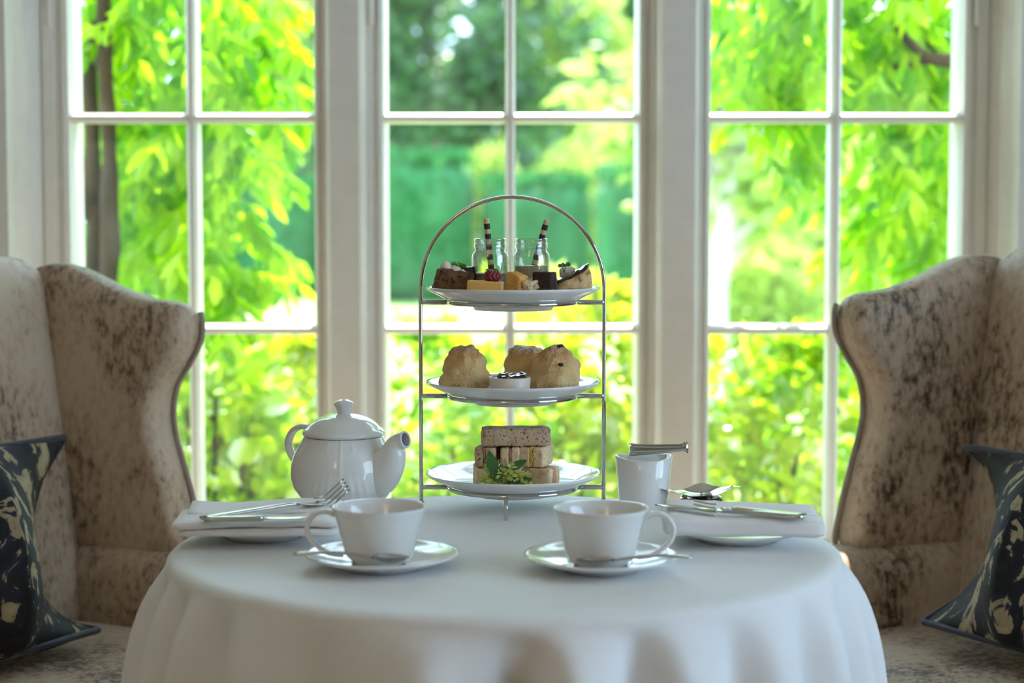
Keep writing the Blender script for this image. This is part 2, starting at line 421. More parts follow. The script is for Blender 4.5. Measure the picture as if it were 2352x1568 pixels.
def window(n, xa, xb, xm, sl, sr, lab, hinges):
    # xa..xb clear glass width, xm bar centre, sl/sr outer edges of the stiles
    w = bpy.data.objects.new('window_%d' % n, None); C.objects.link(w); w.location = (0, 0, 0); struct(w, lab)
    b = MB()
    for (x0, x1, sg) in ((sl, xa, 1), (xb, sr, -1)):
        t = x1-x0
        if sg > 0: prof = [(x0, 3.56), (x0, 3.462), (x0+t*0.35, 3.462), (x0+t*0.42, 3.474), (x0+t*0.62, 3.474), (x0+t*0.68, 3.467), (x1-t*0.12, 3.470), (x1, 3.49), (x1, 3.56)]
        else: prof = [(x1, 3.56), (x1, 3.462), (x1-t*0.35, 3.462), (x1-t*0.42, 3.474), (x1-t*0.62, 3.474), (x1-t*0.68, 3.467), (x0+t*0.12, 3.470), (x0, 3.49), (x0, 3.56)]
        b.prism(prof, (ZS, ZT))
    b.box((xa, 3.47, ZS), (xb, 3.55, ZS+0.03)); b.box((xa, 3.47, ZT-0.04), (xb, 3.55, ZT))
    b.build('window_frame', M['paint'], w, smooth=False)
    mesh1('glazing_bar', lambda b: bar_v(b, xm, 0.0195, ZS+0.02, ZT-0.02, 3.472, 3.53), M['paint'], w, smooth=False)
    for z in ROWZ[1:5]:
        mesh1('glazing_bar', lambda b: bar_h(b, z, 0.0185, xa-0.004, xb+0.004, 3.475, 3.528), M['paint'], w, smooth=False)
    for i in range(5):
        for x0, x1 in ((xa, xm), (xm, xb)):
            if ROWZ[i+1]-ROWZ[i] < 0.03: continue
            mesh1('pane', lambda b: b.box((x0+0.002, 3.505, ROWZ[i]+0.003), (x1-0.002, 3.508, ROWZ[i+1]-0.003)), M['pane'], w, smooth=False)
    for u in hinges:
        x = px(u)
        mesh1('hinge', lambda b: b.tube([(x, 3.463, 1.47), (x, 3.463, 1.505), (x, 3.463, 1.56)], 0.006, 8), M['paint'], w)
window(1, px(180), px(726), px(449), px(118), px(762), 'white casement window with climber trunks and hanging leaves outside', (134,))
window(2, px(890), px(1459), px(1172), px(842), px(1506), 'white casement window in the middle behind the cake stand', (858,))
window(3, px(1628), px(2192), px(1912), px(1592), px(2248), 'white casement window with pale lawn and overhanging branches outside', (2224,))
def jamb(name, sgn, lab):           # slanted reveal between the stile and the wall
    x0, x1 = (px(118), XL) if sgn < 0 else (px(2248), XR)
    b = MB(); b.prism([(x0, 3.47), (lerp(x0,x1,.3), 3.455), (lerp(x0,x1,.4), 3.45), (x1, 3.39), (x1, 3.6), (x0, 3.6)], (ZS, ZT))
    struct(b.build(name, M['paint'], smooth=False), lab)
jamb('trim_6', -1, 'white slanted reveal at the climber trunk end of the windows'); jamb('trim_7', 1, 'white slanted reveal at the branchy climber end of the windows')
# side window in the right wall (behind the frame of the picture)
w4 = bpy.data.objects.new('window_4', None); C.objects.link(w4); struct(w4, 'tall white side window in the right wall')
b = MB()
for y in (0.0, 0.96, 1.94): b.box((2.44, y, 0.5), (2.50, y+0.06, 2.3))
for z in (0.5, 1.4, 2.24): b.box((2.44, 0.0, z), (2.50, 2.0, z+0.06))
b.build('window_frame', M['paint'], w4, smooth=False)
for y in (0.06, 1.02):
    for z in (0.56, 1.46): mesh1('pane', lambda b: b.box((2.468, y, z), (2.472, y+0.92, z+0.8)), M['pane'], w4, smooth=False)

# lamps of the room (behind the camera)
def pendant(x, y, z, r, h, lab):
    t = thing('pendant_lamp_offscreen', lab, 'lamp', (x, y, z))
    mesh1('lamp_shade_offscreen', lambda b: (b.lathe([(r, 0), (r, h)], seg=40), b.lathe([(0.0001, 0.004), (r*0.98, 0.004)], seg=40)), M['lamp_shade'], t)
    mesh1('cord', lambda b: b.tube([(0, 0, h*0.5), (0, 0, 2.6-z)], 0.004, 6), M['chrome'], t)
pendant(-0.90, -0.90, 2.05, 0.24, 0.24, 'lit drum pendant lamp with a warm fabric shade hanging from the ceiling')

# ================================================================== TABLE AND CLOTH
TC = Vector((-0.008, 2.039, 0.0)); TR = 0.380; TZ = 0.73
t = thing('tea_table', 'round pedestal table hidden under the white cloth', 'table', TC)
mesh1('table_top', lambda b: b.lathe([(0.0001, 0.69), (0.37, 0.69), (0.374, 0.70), (0.374, 0.722), (0.0001, 0.722)], seg=48), M['wood'], t)
mesh1('pedestal', lambda b: b.lathe([(0.0001, 0.03), (0.05, 0.03), (0.04, 0.12), (0.03, 0.3), (0.045, 0.5), (0.035, 0.62), (0.10, 0.69), (0.0001, 0.69)], seg=24), M['wood'], t)
mesh1('base', lambda b: b.lathe([(0.0001, 0.0), (0.22, 0.0), (0.22, 0.015), (0.06, 0.035), (0.0001, 0.035)], seg=32), M['wood'], t)
def cloth():
    b = MB(); seg = 360; V = []; F = []
    rs = [0.0001]+[TR*k/14 for k in range(1, 14)]+[TR-0.012, TR-0.006, TR-0.002]
    drops = [0.0, 0.004, 0.010, 0.018, 0.03, 0.045, 0.06, 0.08, 0.10, 0.125, 0.15, 0.18, 0.21, 0.25, 0.30, 0.36, 0.42]
    n = len(rs)+len(drops)
    for k in range(seg):
        a = 2*PI*k/seg
        ph = 0.55*math.sin(2*a+0.5)+0.35*math.sin(3*a+1.7)+0.3*math.sin(5*a+0.4)
        fold = math.cos(21*a+3.4*ph)
        fold = (abs(fold*0.5+0.5))**0.8*2-1
        fold2 = math.cos(43*a+3*ph+1)
        amp_v = 0.75+0.35*math.sin(4*a+1.1)+0.2*math.sin(7*a)
        for r in rs:
            w = 0.0006*mnoise.noise(Vector((r*math.cos(a)*9, r*math.sin(a)*9, 0)))*(1 if r > 0.01 else 0)
            V.append((r*math.cos(a), r*math.sin(a), TZ+w-(0.003 if r > TR-0.004 else 0.0009 if r > TR-0.008 else 0)))
        for d in drops:
            fl = 0.020*(1-math.exp(-d/0.09))+0.02*d/0.42
            am = 0.034*amp_v*(1-math.exp(-max(0, d-0.008)/0.045))
            r = TR+fl+am*(fold+0.15*fold2)+0.0015
            r = max(r, TR*0.985+0.001) if d < 0.05 else r
            V.append((r*math.cos(a), r*math.sin(a), TZ-0.006-d))
    for k in range(seg):
        k2 = (k+1) % seg
        for i in range(n-1): F.append((k*n+i, k2*n+i, k2*n+i+1, k*n+i+1))
    b.add(V, F)
    o = b.build('tablecloth', M['cloth']); o.location = TC
    tag(o, 'white linen tablecloth draped in folds over the round table', 'tablecloth')
cloth()
TOP = TZ+0.0008

# ================================================================== WING CHAIRS
PHI = math.radians(30)
def make_chair(label, loc, rz):
    t = thing('wing_chair', label, 'armchair', loc, rz, 'wing chairs at the tea table')
    W = 0.31
    seam = lambda z: interp([0.40, 0.62, 1.04], [0.02, -0.005, -0.065], z)
    # backrest
    def fb(p):
        z = p.z+0.74; y = p.y
        arch = 0.022*(1-(y/0.33)**2)*max(0, (z-0.85)/0.2)
        x = p.x+seam(z)-0.06
        if p.x > 0: x += 0.025*(1-(y/0.34)**2)*(1-((z-0.72)/0.36)**2)
        return Vector((x, y, z+arch))
    mesh1('backrest', lambda b: b.rbox((0.12, 0.66, 0.62), r=0.045, n=16, fn=fb), M['velvet'], t)
    # wings
    wing_out = smooth_loop([(-0.10, 0.60), (0.05, 0.598), (0.20, 0.600), (0.264, 0.612), (0.258, 0.66), (0.232, 0.73), (0.205, 0.80), (0.212, 0.855), (0.246, 0.895), (0.270, 0.925), (0.276, 0.952),
                            (0.268, 0.975), (0.240, 0.988), (0.17, 0.994), (0.09, 1.010), (0.02, 1.030), (-0.05, 1.043), (-0.12, 1.030), (-0.135, 0.95), (-0.12, 0.75)], 6)
    wing_out = [(-0.06+(x+0.06)*0.775 if x > -0.06 else x, 0.57+(z-0.60)*0.475/0.443) for x, z in wing_out]
    for sg in (1, -1):
        def fw(a, c, tt, sg=sg):
            flare = 0.035*max(0, a)/0.27*0 + 0.02*(max(0, a+0.02)/0.29)**2
            return Vector((a, sg*(W+0.036+flare+tt), c))
        mesh1('wing', lambda b: b.puffy(wing_out, 0.038, fw, 8, 3.0), M['velvet'], t)
        pp = [fw(a, c, 0.034*sg*0+0.0) for a, c in wing_out]
        pp = [Vector((p.x, p.y, p.z)) for p in pp]
        mesh1('piping', lambda b: b.tube([(p.x*1.012 if p.x > 0 else p.x, p.y+sg*0.022, p.z) for p in pp[18:66]], 0.005, 6), M['velvet_pipe'], t)
        # arm: rolled top over an upright panel
        def fa(p, sg=sg):
            x = p.x+0.20; z = p.z
            roll = 0.020*math.exp(-((z-0.07)/0.06)**2)
            return Vector((x, sg*(W+0.055)+p.y+(-sg*0.004), z+0.480-0.018*max(0, (x-0.1))/0.35*max(0, z)/0.1))
        mesh1('arm', lambda b: b.rbox((0.53, 0.135, 0.225), r=0.058, n=14, fn=fa), M['velvet'], t)
    # seat
    def fs(p):
        z = p.z+(0.018*(1-(p.y/0.32)**2)*(1-((p.x)/0.28)**2) if p.z > 0 else 0)
        return Vector((p.x+0.235, p.y, z+0.412))
    mesh1('seat_cushion', lambda b: b.rbox((0.53, 0.612, 0.11), r=0.035, n=14, fn=fs), M['velvet'], t)
    mesh1('seat_base', lambda b: b.rbox((0.60, 0.76, 0.20), c=(0.18, 0, 0.262), r=0.02, n=8), M['velvet'], t)
    for x in (-0.08, 0.42):
        for y in (-0.33, 0.33):
            mesh1('leg', lambda b: b.tube([(x, y, 0.17), (x*1.0, y, 0.08), (x+(0.01 if x > 0 else -0.03), y, 0.0)], [0.028, 0.022, 0.016], 12), M['wood'], t)
    return t
make_chair('mottled taupe velvet wing chair at the teapot side of table', (-0.857, 2.617, 0), -PHI).scale = (1, 1, 0.985)
make_chair('mottled taupe velvet wing chair at the sugar pot side of table', (0.874, 2.600, 0), PI+PHI)

def pillow(label, T, Mi, B, side, size=0.36):
    org = B.copy(); org.z = 0.470
    t = thing('cushion', label, 'cushion', org, 0, 'printed cushions on the wing chairs')
    col = Vector((side*0.50, -0.866, 0))
    # rows: quadratic through top, waist, bottom; the waist is pinched at both open ends
    def core(a, bb):
        top = T+col*size*a; bot = B+col*size*a
        mid0 = (T+B)/2; pin = Mi-mid0
        k = abs(2*a-1)**0.9; pin = pin*1.3
        soft = Vector((-side*0.02, -0.02, 0.0))+ (mid0-mid0)
        ctr = mid0+col*size*a + pin*k + (pin*0.22+Vector((-side*0.045, -0.05, 0)))*(1-k)
        if a > 0.5: ctr -= col*(0.09)*k
        # quadratic interpolation
        L0 = (bb-0.5)*(bb-1)/0.5; L1 = -4*bb*(bb-1); L2 = bb*(bb-0.5)/0.5
        return top*L0+ctr*L1+bot*L2
    n = 28; V = []; F = []; idx = {}
    rows = [0.5-0.5*math.cos(PI*i/n) for i in range(n+1)]
    nv = (T-B).cross(col).normalized()
    if nv.y > 0: nv = -nv
    for sgn in (1, -1):
        for i in range(n+1):
            for j in range(n+1):
                a, bb = rows[i], rows[j]
                e = 1e-3
                da = core(min(1, a+e), bb)-core(max(0, a-e), bb); db = core(a, min(1, bb+e))-core(a, max(0, bb-e))
                nn = da.cross(db).normalized()
                if nn.dot(nv) < 0: nn = -nn
                th = 0.060*(max(0, 4*a*(1-a))**0.62)*(max(0, 4*bb*(1-bb))**0.5)*(1-0.42*math.exp(-((bb-0.5)/0.18)**2)*abs(2*a-1))
                p = core(a, bb)+nn*sgn*th
                V.append(p-org)
    k = (n+1)*(n+1)
    for s in (0, 1):
        for i in range(n):
            for j in range(n):
                q = [s*k+i*(n+1)+j, s*k+i*(n+1)+j+1, s*k+(i+1)*(n+1)+j+1, s*k+(i+1)*(n+1)+j]
                F.append(tuple(q))
    mesh1('cover', lambda b: b.add(V, F), M['pillow'], t)
    loop = []
    for i in range(n): loop.append(core(rows[0], rows[i]))
    for i in range(n): loop.append(core(rows[i], rows[n]))
    for i in range(n, 0, -1): loop.append(core(rows[n], rows[i]))
    for i in range(n, 0, -1): loop.append(core(rows[i], rows[0]))
    mesh1('piping', lambda b: b.tube([p-org for p in loop], 0.0055, 6, closed=True), M['navy'], t)
pillow('dark printed velvet cushion with navy piping on the chair beside the teapot', at(150, 1003, 2.70), at(72, 1292, 2.66), at(226, 1446, 2.58), -1)
pillow('dark printed velvet cushion with navy piping on the chair beside the sugar pot', at(2218, 1026, 2.68), at(2288, 1222, 2.64), at(2120, 1428, 2.56), 1)

# ================================================================== CAKE STAND
SX, SY = at(1177, 900, 2.30).x, 2.30
def zat(v): return at(1177, v, SY).z
ZR = [zat(1118), zat(909), zat(694)]     # ring heights
HW = 0.1178; RR = 0.083
st = thing('cake_stand', 'chrome three tier cake stand with a round arched handle', 'cake stand', (SX, SY, TOP))
zz = [z-TOP for z in ZR]; spring = zat(664)-TOP
arch = [(-HW, 0, 0.004), (-HW, 0, spring*0.5)]+[(-HW*math.cos(PI*k/40), 0, spring+HW*math.sin(PI*k/40)) for k in range(41)]+[(HW, 0, spring*0.5), (HW, 0, 0.004)]
mesh1('handle_frame', lambda b: b.tube(arch, 0.0026, 12, flat=(0, 1, 0)), M['chrome'], st)
for s in (-1, 1):
    mesh1('foot_cap', lambda b: b.lathe([(0.0001, 0), (0.0042, 0), (0.0042, 0.007), (0.003, 0.009), (0.0001, 0.009)], (s*HW, 0, 0), 16), M['chrome'], st)
for i, z in enumerate(zz):
    mesh1('tier_ring', lambda b: b.tube([(RR*math.cos(2*PI*k/64), RR*math.sin(2*PI*k/64), z) for k in range(64)], 0.0026, 10, closed=True), M['chrome'], st)
    for s in (-1, 1):
        mesh1('tier_arm', lambda b: b.tube([(s*HW, 0, z), (s*(HW-0.004), 0, z), (s*(RR+0.001), 0, z)], [0.0030, 0.0032, 0.0032], 10), M['chrome'], st)
for s, dx in ((-1, -0.008), (1, 0.008)):
    y0 = s*(RR-0.001); y1 = s*(RR+0.018)
    mesh1('leg', lambda b: b.tube(smooth_path([(dx, y0, zz[0]-0.002), (dx, lerp(y0, y1, .6), zz[0]-0.003), (dx, y1, zz[0]-0.010), (dx, y1, zz[0]*0.4), (dx, y1, 0.0)], 5), 0.0028, 10), M['chrome'], st)

def plate_mesh(R, wellr, wellz, rimz, name):
    # foot bottom at z=0; the underside rests on the stand ring at r = 0.083
    k = R; foot = 0.050
    prof = [(0.0001, 0.003), (foot*0.88, 0.003), (foot*0.92, 0.0), (foot, 0.0), (foot*1.05, 0.0045), (0.070, 0.0078), (0.083, 0.0124), (k*0.97, rimz-0.004), (k, rimz-0.001), (k*0.998, rimz+0.001),
            (k*0.97, rimz), (k*(wellr+0.14), lerp(wellz, rimz, 0.62)), (k*(wellr+0.05), wellz+0.0012), (k*wellr, wellz), (0.0001, wellz)]
    return mesh1(name, lambda b: b.lathe(prof, seg=72), M['china'])
PLATE_Z = []
for i, (lab, rad) in enumerate((('white china plate of finger sandwiches on the bottom tier', 0.1130), ('white china plate of scones on the middle tier', 0.1120), ('white china plate of small cakes on the top tier', 0.1115))):
    z0 = ZR[i]-0.0095
    wz = (0.0165, 0.0185, 0.0185)[i]
    o = plate_mesh(rad, (0.68, 0.78, 0.80)[i], wz, 0.0285, 'plate')
    o.location = (SX+0.001, SY, z0); tag(o, lab, 'plate', 'plates on the cake stand')
    # ring touches the underside near r=0.083
    PLATE_Z.append(z0+wz)

# ---------------------------------------------------------------- bottom tier: sandwiches
def stand_pt(u, v, dy): return at(u, v, SY+dy)
def sandwich(label, u0, u1, vb, vt, dy, depth, rot, breadm, fillm, axis='x', ratio=0.12):
    """slices stand side by side along local axis"""
    Y = SY+dy
    a = at(u0, vb, Y); c = at(u1, vt, Y)
    w = c.x-a.x; h = c.z-a.z
    cx = (a.x+c.x)/2
    t = thing('finger_sandwich', label, 'sandwich', (cx, Y+depth/2, a.z), rot, 'finger sandwiches stacked on the bottom plate')
    f = ratio
    if axis == 'x':
        sl = w*(1-f)/2
        for s in (-1, 1):
            mesh1('bread_slice', lambda b: b.rbox((sl, depth, h), (s*(w*f/2+sl/2), 0, h/2), 0.003, 9, 0.0012, 120, seed=u0+s), breadm, t)
        mesh1('filling', lambda b: b.rbox((w*f+0.001, depth*0.97, h*0.96), (0, 0, h/2), 0.0012, 8, 0.0022, 200, seed=u1), fillm, t)
    else:
        sl = depth*(1-f)/2
        for s in (-1, 1):
            mesh1('bread_slice', lambda b: b.rbox((w, sl, h), (0, s*(depth*f/2+sl/2), h/2), 0.003, 10, 0.0014, 120, seed=u0+s), breadm, t)
        mesh1('filling', lambda b: b.rbox((w*0.98, depth*f+0.001, h*0.97), (0, 0, h/2), 0.001, 8, 0.002, 200, seed=u1), fillm, t)
    return t
pz = PLATE_Z[0]
vb = 1108
def vfor(z, dy): # pixel row of height z at depth
    lo, hi = 0, 1568
    for _ in range(40):
        m_ = (lo+hi)/2
        if at(1177, m_, SY+dy).z > z: lo = m_
        else: hi = m_
    return lo
D0 = -0.052
v0 = vfor(pz, D0); H1 = 0.0245; H2 = 0.0265; H3 = 0.0235
v1 = vfor(pz+H1, D0); v2 = vfor(pz+H1+0.0006, D0); v3 = vfor(pz+H1+H2, D0); v4 = vfor(pz+H1+H2+0.0012, D0); v5 = vfor(pz+H1+H2+H3, D0)
sandwich('white bread finger sandwich lowest at the garnish side, salad filling peeping out behind', 1089, 1143, v0, v1, D0+0.002, 0.055, 0.10, M['white_bread'], M['cucumber'], 'y')
sandwich('white bread finger sandwich lowest and right behind the salad garnish', 1147, 1196, v0, v1, D0+0.006, 0.055, 0.0, M['white_bread'], M['ham'])
sandwich('white bread finger sandwich lowest at the sugar pot side with salmon and cress filling', 1204, 1278, v0, v1, D0+0.002, 0.034, -0.42, M['white_bread'], M['cucumber'], 'y', 0.30)
sandwich('brown bread finger sandwich in the middle layer, dark crumb', 1098, 1147, v2, v3, D0+0.002, 0.055, -0.22, M['brown_bread'], M['ham'], 'x', 0.06)
sandwich('white bread ham finger sandwich in the middle of the stack', 1151, 1196, v2, v3, D0+0.004, 0.055, -0.05, M['white_bread'], M['ham'], 'x', 0.10)
sandwich('white bread egg finger sandwich in the middle layer with yellow filling', 1203, 1262, v2, v3, D0+0.002, 0.050, -0.28, M['white_bread'], M['egg'], 'x', 0.10)
tp = sandwich('long brown bread sandwich lying on top of the stack', 1106, 1264, v4, v5, D0+0.004, 0.038, 0.06, M['brown_bread'], M['seed_top'], 'y', 0.3)

# salad garnish: frilly frisee strands and a few dark leaves
def leaf_flat(L, Wd, base, direction, up, curl=0.3):
    d = Vector(direction).normalized(); u_ = Vector(up); s = d.cross(u_).normalized(); u_ = s.cross(d).normalized()
    V = []; F = []
    for i, (t_, w_) in enumerate(((0, 0.08), (0.2, 0.7), (0.45, 1.0), (0.7, 0.8), (0.9, 0.35), (1.0, 0.02))):
        c = Vector(base)+d*L*t_-u_*curl*L*t_*t_
        for k, e in ((-1, 0.12), (0, 0), (1, 0.12)): V.append(c+s*k*Wd*w_/2+u_*e*Wd*w_)
    for i in range(5):
        for k in range(2): F.append((i*3+k, i*3+k+1, i*3+k+4, i*3+k+3))
    return V, F
ga = on(1160, 1110, pz+0.002); ga.y = SY+D0-0.009
gt = thing('salad_garnish', 'tuft of curly green salad leaves in front of the sandwiches', 'salad', (ga.x, ga.y-0.003, pz+0.0005)); gt.scale = (1.4, 1.0, 1.45)
R_ = random.Random(3)
gcol = []
b = MB()
for k in range(46):
    a = R_.uniform(-0.35, PI+0.35); L = R_.uniform(0.010, 0.024)
    dirv = Vector((math.cos(a)*1.05, R_.uniform(-0.45, 0.10), abs(math.sin(a))*0.9+0.15))
    pts = [Vector((math.cos(a)*0.002, 0, 0.003))]
    cur = pts[0].copy()
    for q in range(5):
        dirv.normalize(); cur = cur+dirv*L/5; pts.append(cur.copy()); dirv += Vector((R_.uniform(-.4,.4), R_.uniform(-.25,.2), R_.uniform(-.45,.25)))
    pts = [Vector((p.x, min(p.y, 0.003), max(p.z, 0.001))) for p in pts]
    b.tube(pts, [(0.0011, 0.0004)]*3+[(0.0009, 0.0004)]*2+[(0.0004, 0.0003)], 5)
    for q in range(1, 6):        # little frills
        for s in (-1, 1):
            d = Vector((R_.uniform(-1,1), R_.uniform(-.7,.3), R_.uniform(-.2,1)))
            V, F = leaf_flat(R_.uniform(0.003, 0.007), R_.uniform(0.0016, 0.0032), pts[q], d, (0, -1, 0.3)); b.add(V, F)
tag(b.build('frisee', M['frisee'], gt, smooth=False), None, None, None, 'stuff')
for (x, z, dx, dz, L, Wd) in ((-0.009, 0.012, -0.25, 1, 0.022, 0.011), (0.004, 0.017, 0.9, 0.5, 0.018, 0.008), (-0.003, 0.006, -0.6, 0.7, 0.016, 0.009), (0.008, 0.005, 0.9, 0.25, 0.017, 0.007), (0.002, 0.003, 0.3, 0.2, 0.014, 0.008)):
    V, F = leaf_flat(L, Wd, (x, -0.004, z), (dx, -0.15, dz), (0, -1, 0.2), 0.15)
    mesh1('salad_leaf', lambda b: b.add(V, F), M['spinach'], gt)

# ---------------------------------------------------------------- middle tier: scones, jam pot
def sconemat(name, flour):
    m, nt, bs = nm(name)
    co = coords(nt, kind='Generated'); ob = coords(nt)
    sep = nt.nodes.new('ShaderNodeSeparateXYZ'); nt.links.new(co, sep.inputs[0])
    n = N(nt, 'ShaderNodeTexNoise', Scale=75.0, Detail=6.0, Roughness=0.7); nt.links.new(ob, n.inputs['Vector'])
    n2 = N(nt, 'ShaderNodeTexNoise', Scale=300.0, Detail=4.0); nt.links.new(ob, n2.inputs['Vector'])
    a = N(nt, 'ShaderNodeMath', operation='MULTIPLY_ADD'); nt.links.new(n.outputs['Fac'], a.inputs[0]); a.inputs[1].default_value = 0.7; nt.links.new(sep.outputs['Z'], a.inputs[2])
    r = ramp(nt, [(0.26, (0.50, 0.26, 0.08)), (0.40, (0.82, 0.60, 0.31)), (0.72, (0.80, 0.52, 0.23)), (0.92, (0.54, 0.23, 0.05))])
    mr = N(nt, 'ShaderNodeMapRange'); mr.inputs['From Max'].default_value = 1.38
    nt.links.new(a.outputs[0], mr.inputs[0]); nt.links.new(mr.outputs[0], r.inputs[0])
    geo = nt.nodes.new('ShaderNodeNewGeometry'); s2 = nt.nodes.new('ShaderNodeSeparateXYZ'); nt.links.new(geo.outputs['Normal'], s2.inputs[0])
    f = N(nt, 'ShaderNodeMath', operation='MULTIPLY_ADD'); nt.links.new(n2.outputs['Fac'], f.inputs[0]); f.inputs[1].default_value = 0.6; nt.links.new(sep.outputs['Z'], f.inputs[2])
    fr = ramp(nt, [(0.0, (0, 0, 0)), (1.0, (flour,)*3)])
    m3 = N(nt, 'ShaderNodeMapRange'); m3.inputs['From Min'].default_value = 1.10; m3.inputs['From Max'].default_value = 1.27; nt.links.new(f.outputs[0], m3.inputs[0]); nt.links.new(m3.outputs[0], fr.inputs[0])
    mx = N(nt, 'ShaderNodeMixRGB'); nt.links.new(fr.outputs[0], mx.inputs[0]); nt.links.new(r.outputs[0], mx.inputs[1]); mx.inputs[2].default_value = (0.82, 0.78, 0.70, 1)
    nt.links.new(mx.outputs[0], bs.inputs['Base Color']); bs.inputs['Roughness'].default_value = 0.85
    bp = N(nt, 'ShaderNodeBump', Strength=0.8, Distance=0.004); nt.links.new(n2.outputs['Fac'], bp.inputs['Height']); nt.links.new(bp.outputs[0], bs.inputs['Normal'])
    return m
M['scone'] = sconemat('golden_scone', 0.35); M['scone_floury'] = sconemat('floury_scone', 0.95)
def scone(label, uc, dy, rx, h, seed, peak, mat, flat=0.5, raisins=()):
    x = at(uc, 860, SY+dy).x; z = PLATE_Z[1]+0.0003
    t = thing('scone', label, 'scone', (x, SY+dy, z), 0, 'scones on the middle plate')
    b = MB(); V = []; F = []; n, m = 40, 22
    for k in range(n):
        a = 2*PI*k/n
        for i in range(m+1):
            s = i/m
            if s < 0.12: r = 0.90*s/0.12; zz_ = 0
            else:
                q = (s-0.12)/0.88; ang = q*PI/2
                r = max(0.0, math.cos(ang))**flat*(0.93+0.09*math.sin(min(1, q*1.7)*PI)); zz_ = math.sin(ang)**1.05
            p = Vector((rx*r*math.cos(a), rx*r*math.sin(a), h*zz_))
            p.x += peak*zz_**2; 
            nv = Vector((math.cos(a)*r, math.sin(a)*r, zz_-0.3)).normalized()
            sd = Vector((seed, seed*0.7, seed*1.3))
            amp = min(1, s*5)
            p += nv*amp*(0.0055*mnoise.noise(p*60+sd)+0.0032*mnoise.noise(p*150+sd)+0.0016*mnoise.noise(p*420+sd))
            # splits round the waist
            p += nv*amp*(-0.0022*max(0, 1-abs(zz_-0.42-0.12*mnoise.noise(Vector((math.cos(a)*1.3, math.sin(a)*1.3, seed))))/0.06))
            p.z = max(p.z, 0)
            V.append(p)
    for k in range(n):
        k2 = (k+1) % n
        for i in range(m): F.append((k*(m+1)+i, k2*(m+1)+i, k2*(m+1)+i+1, k*(m+1)+i+1))
    b.add(V, F); b.build('crumb', mat, t)
    for (ax, ay, az, sz) in raisins:
        mesh1('raisin', lambda b: b.rbox((sz*1.3, sz, sz*0.8), (ax, ay, az), sz*0.38, 5, 0.0015, 300, rot=None, seed=ax), M['raisin'], t)
scone('plump golden scone with a peaked top beside the jam pot', 1067, -0.022, 0.0325, 0.0570, 1.3, 0.001, M['scone'], 0.62)
scone('flour dusted flat scone behind the jam pot', 1209, 0.035, 0.0300, 0.0520, 5.1, 0.0, M['scone_floury'], 0.36)
scone('golden fruit scone with raisins showing in its side', 1276, -0.022, 0.0325, 0.0565, 9.4, 0.0, M['scone'], 0.55, ((0.006, -0.0305, 0.0350, 0.0050), (0.006, -0.006, 0.0565, 0.006)))
jx = at(1171, 870, SY-0.058)
jt = thing('jam_pot', 'small speckled cream dish filled with clotted cream and dark jam', 'dish', (jx.x, SY-0.058, PLATE_Z[1]+0.0003))
jr, jh = 0.0262, 0.0200
mesh1('dish', lambda b: b.lathe([(0.0001, 0), (jr*0.94, 0), (jr*0.97, 0.002), (jr, jh), (jr*0.97, jh+0.0005), (jr*0.93, jh-0.001), (jr*0.90, 0.003), (0.0001, 0.003)], seg=40), M['cream_china'], jt)
mesh1('cream', lambda b: b.lathe([(0.0001, jh+0.0005), (jr*0.6, jh), (jr*0.92, jh-0.0015)], seg=32), M['cream'], jt)
def fj(p):
    n_ = mnoise.noise(p*170+Vector((2, 1, 0)))
    return Vector((p.x, p.y, max(0, p.z)*(0.75+1.3*max(0, n_+0.25)+0.9*max(0, p.x/0.02))+jh-0.0002))
mesh1('jam', lambda b: b.rbox((0.037, 0.034, 0.0055), (0.003, 0, 0), 0.0027, 18, 0.0012, 200, fn=fj), M['jam'], jt)

# ---------------------------------------------------------------- top tier: small cakes and dessert jars
p3 = PLATE_Z[2]+0.0003
def cake_at(u, dy): return (at(u, 660, SY+dy).x, SY+dy, p3)
def jar(label, uc, dy, level, jelly):
    loc = cake_at(uc, dy)
    t = thing('dessert_jar', label, 'jar', loc, 0, 'dessert jars on the top plate')
    R = 0.0240
    outer = [(0.0001, 0.0), (R*0.9, 0.0), (R, 0.003), (R, 0.0490), (R*0.975, 0.0530), (R*0.88, 0.0555), (R*0.835, 0.0570), (R*0.835, 0.0590), (R*0.885, 0.0605), (R*0.885, 0.0640), (R*0.85, 0.0655), (R*0.85, 0.0690), (R*0.875, 0.0705), (R*0.875, 0.0715), (R*0.85, 0.0724),
             (R*0.82, 0.0715), (R*0.81, 0.058), (R*0.92, 0.050), (R*0.93, 0.004), (0.0001, 0.003)]
    mesh1('glass', lambda b: b.lathe(outer, seg=48), M['jar'], t)
    for k in range(3):
        a0 = k*2*PI/3+0.5
        mesh1('thread', lambda b: b.tube([(R*0.893*math.cos(a0+q*0.13), R*0.893*math.sin(a0+q*0.13), 0.0635+0.00022*q) for q in range(13)], 0.0006, 6), M['jar'], t)
    rj = R*0.92
    mesh1('custard', lambda b: b.lathe([(0.0001, 0.0045), (rj, 0.0045), (rj, level), (rj*0.96, level-0.0003), (0.0001, level-0.0003)], seg=40), M['panna'], t)
    if jelly: mesh1('jelly_layer', lambda b: b.lathe([(0.0001, level), (rj, level), (rj, level+0.0035), (rj*0.97, level+0.003), (0.0001, level+0.003)], seg=40), M['jelly'], t)
    else: mesh1('glaze_layer', lambda b: b.lathe([(0.0001, level), (rj, level), (rj, level+0.0006), (0.0001, level+0.0006)], seg=40), M['panna'], t)
    return loc, level+(0.0032 if jelly else 0.0008)
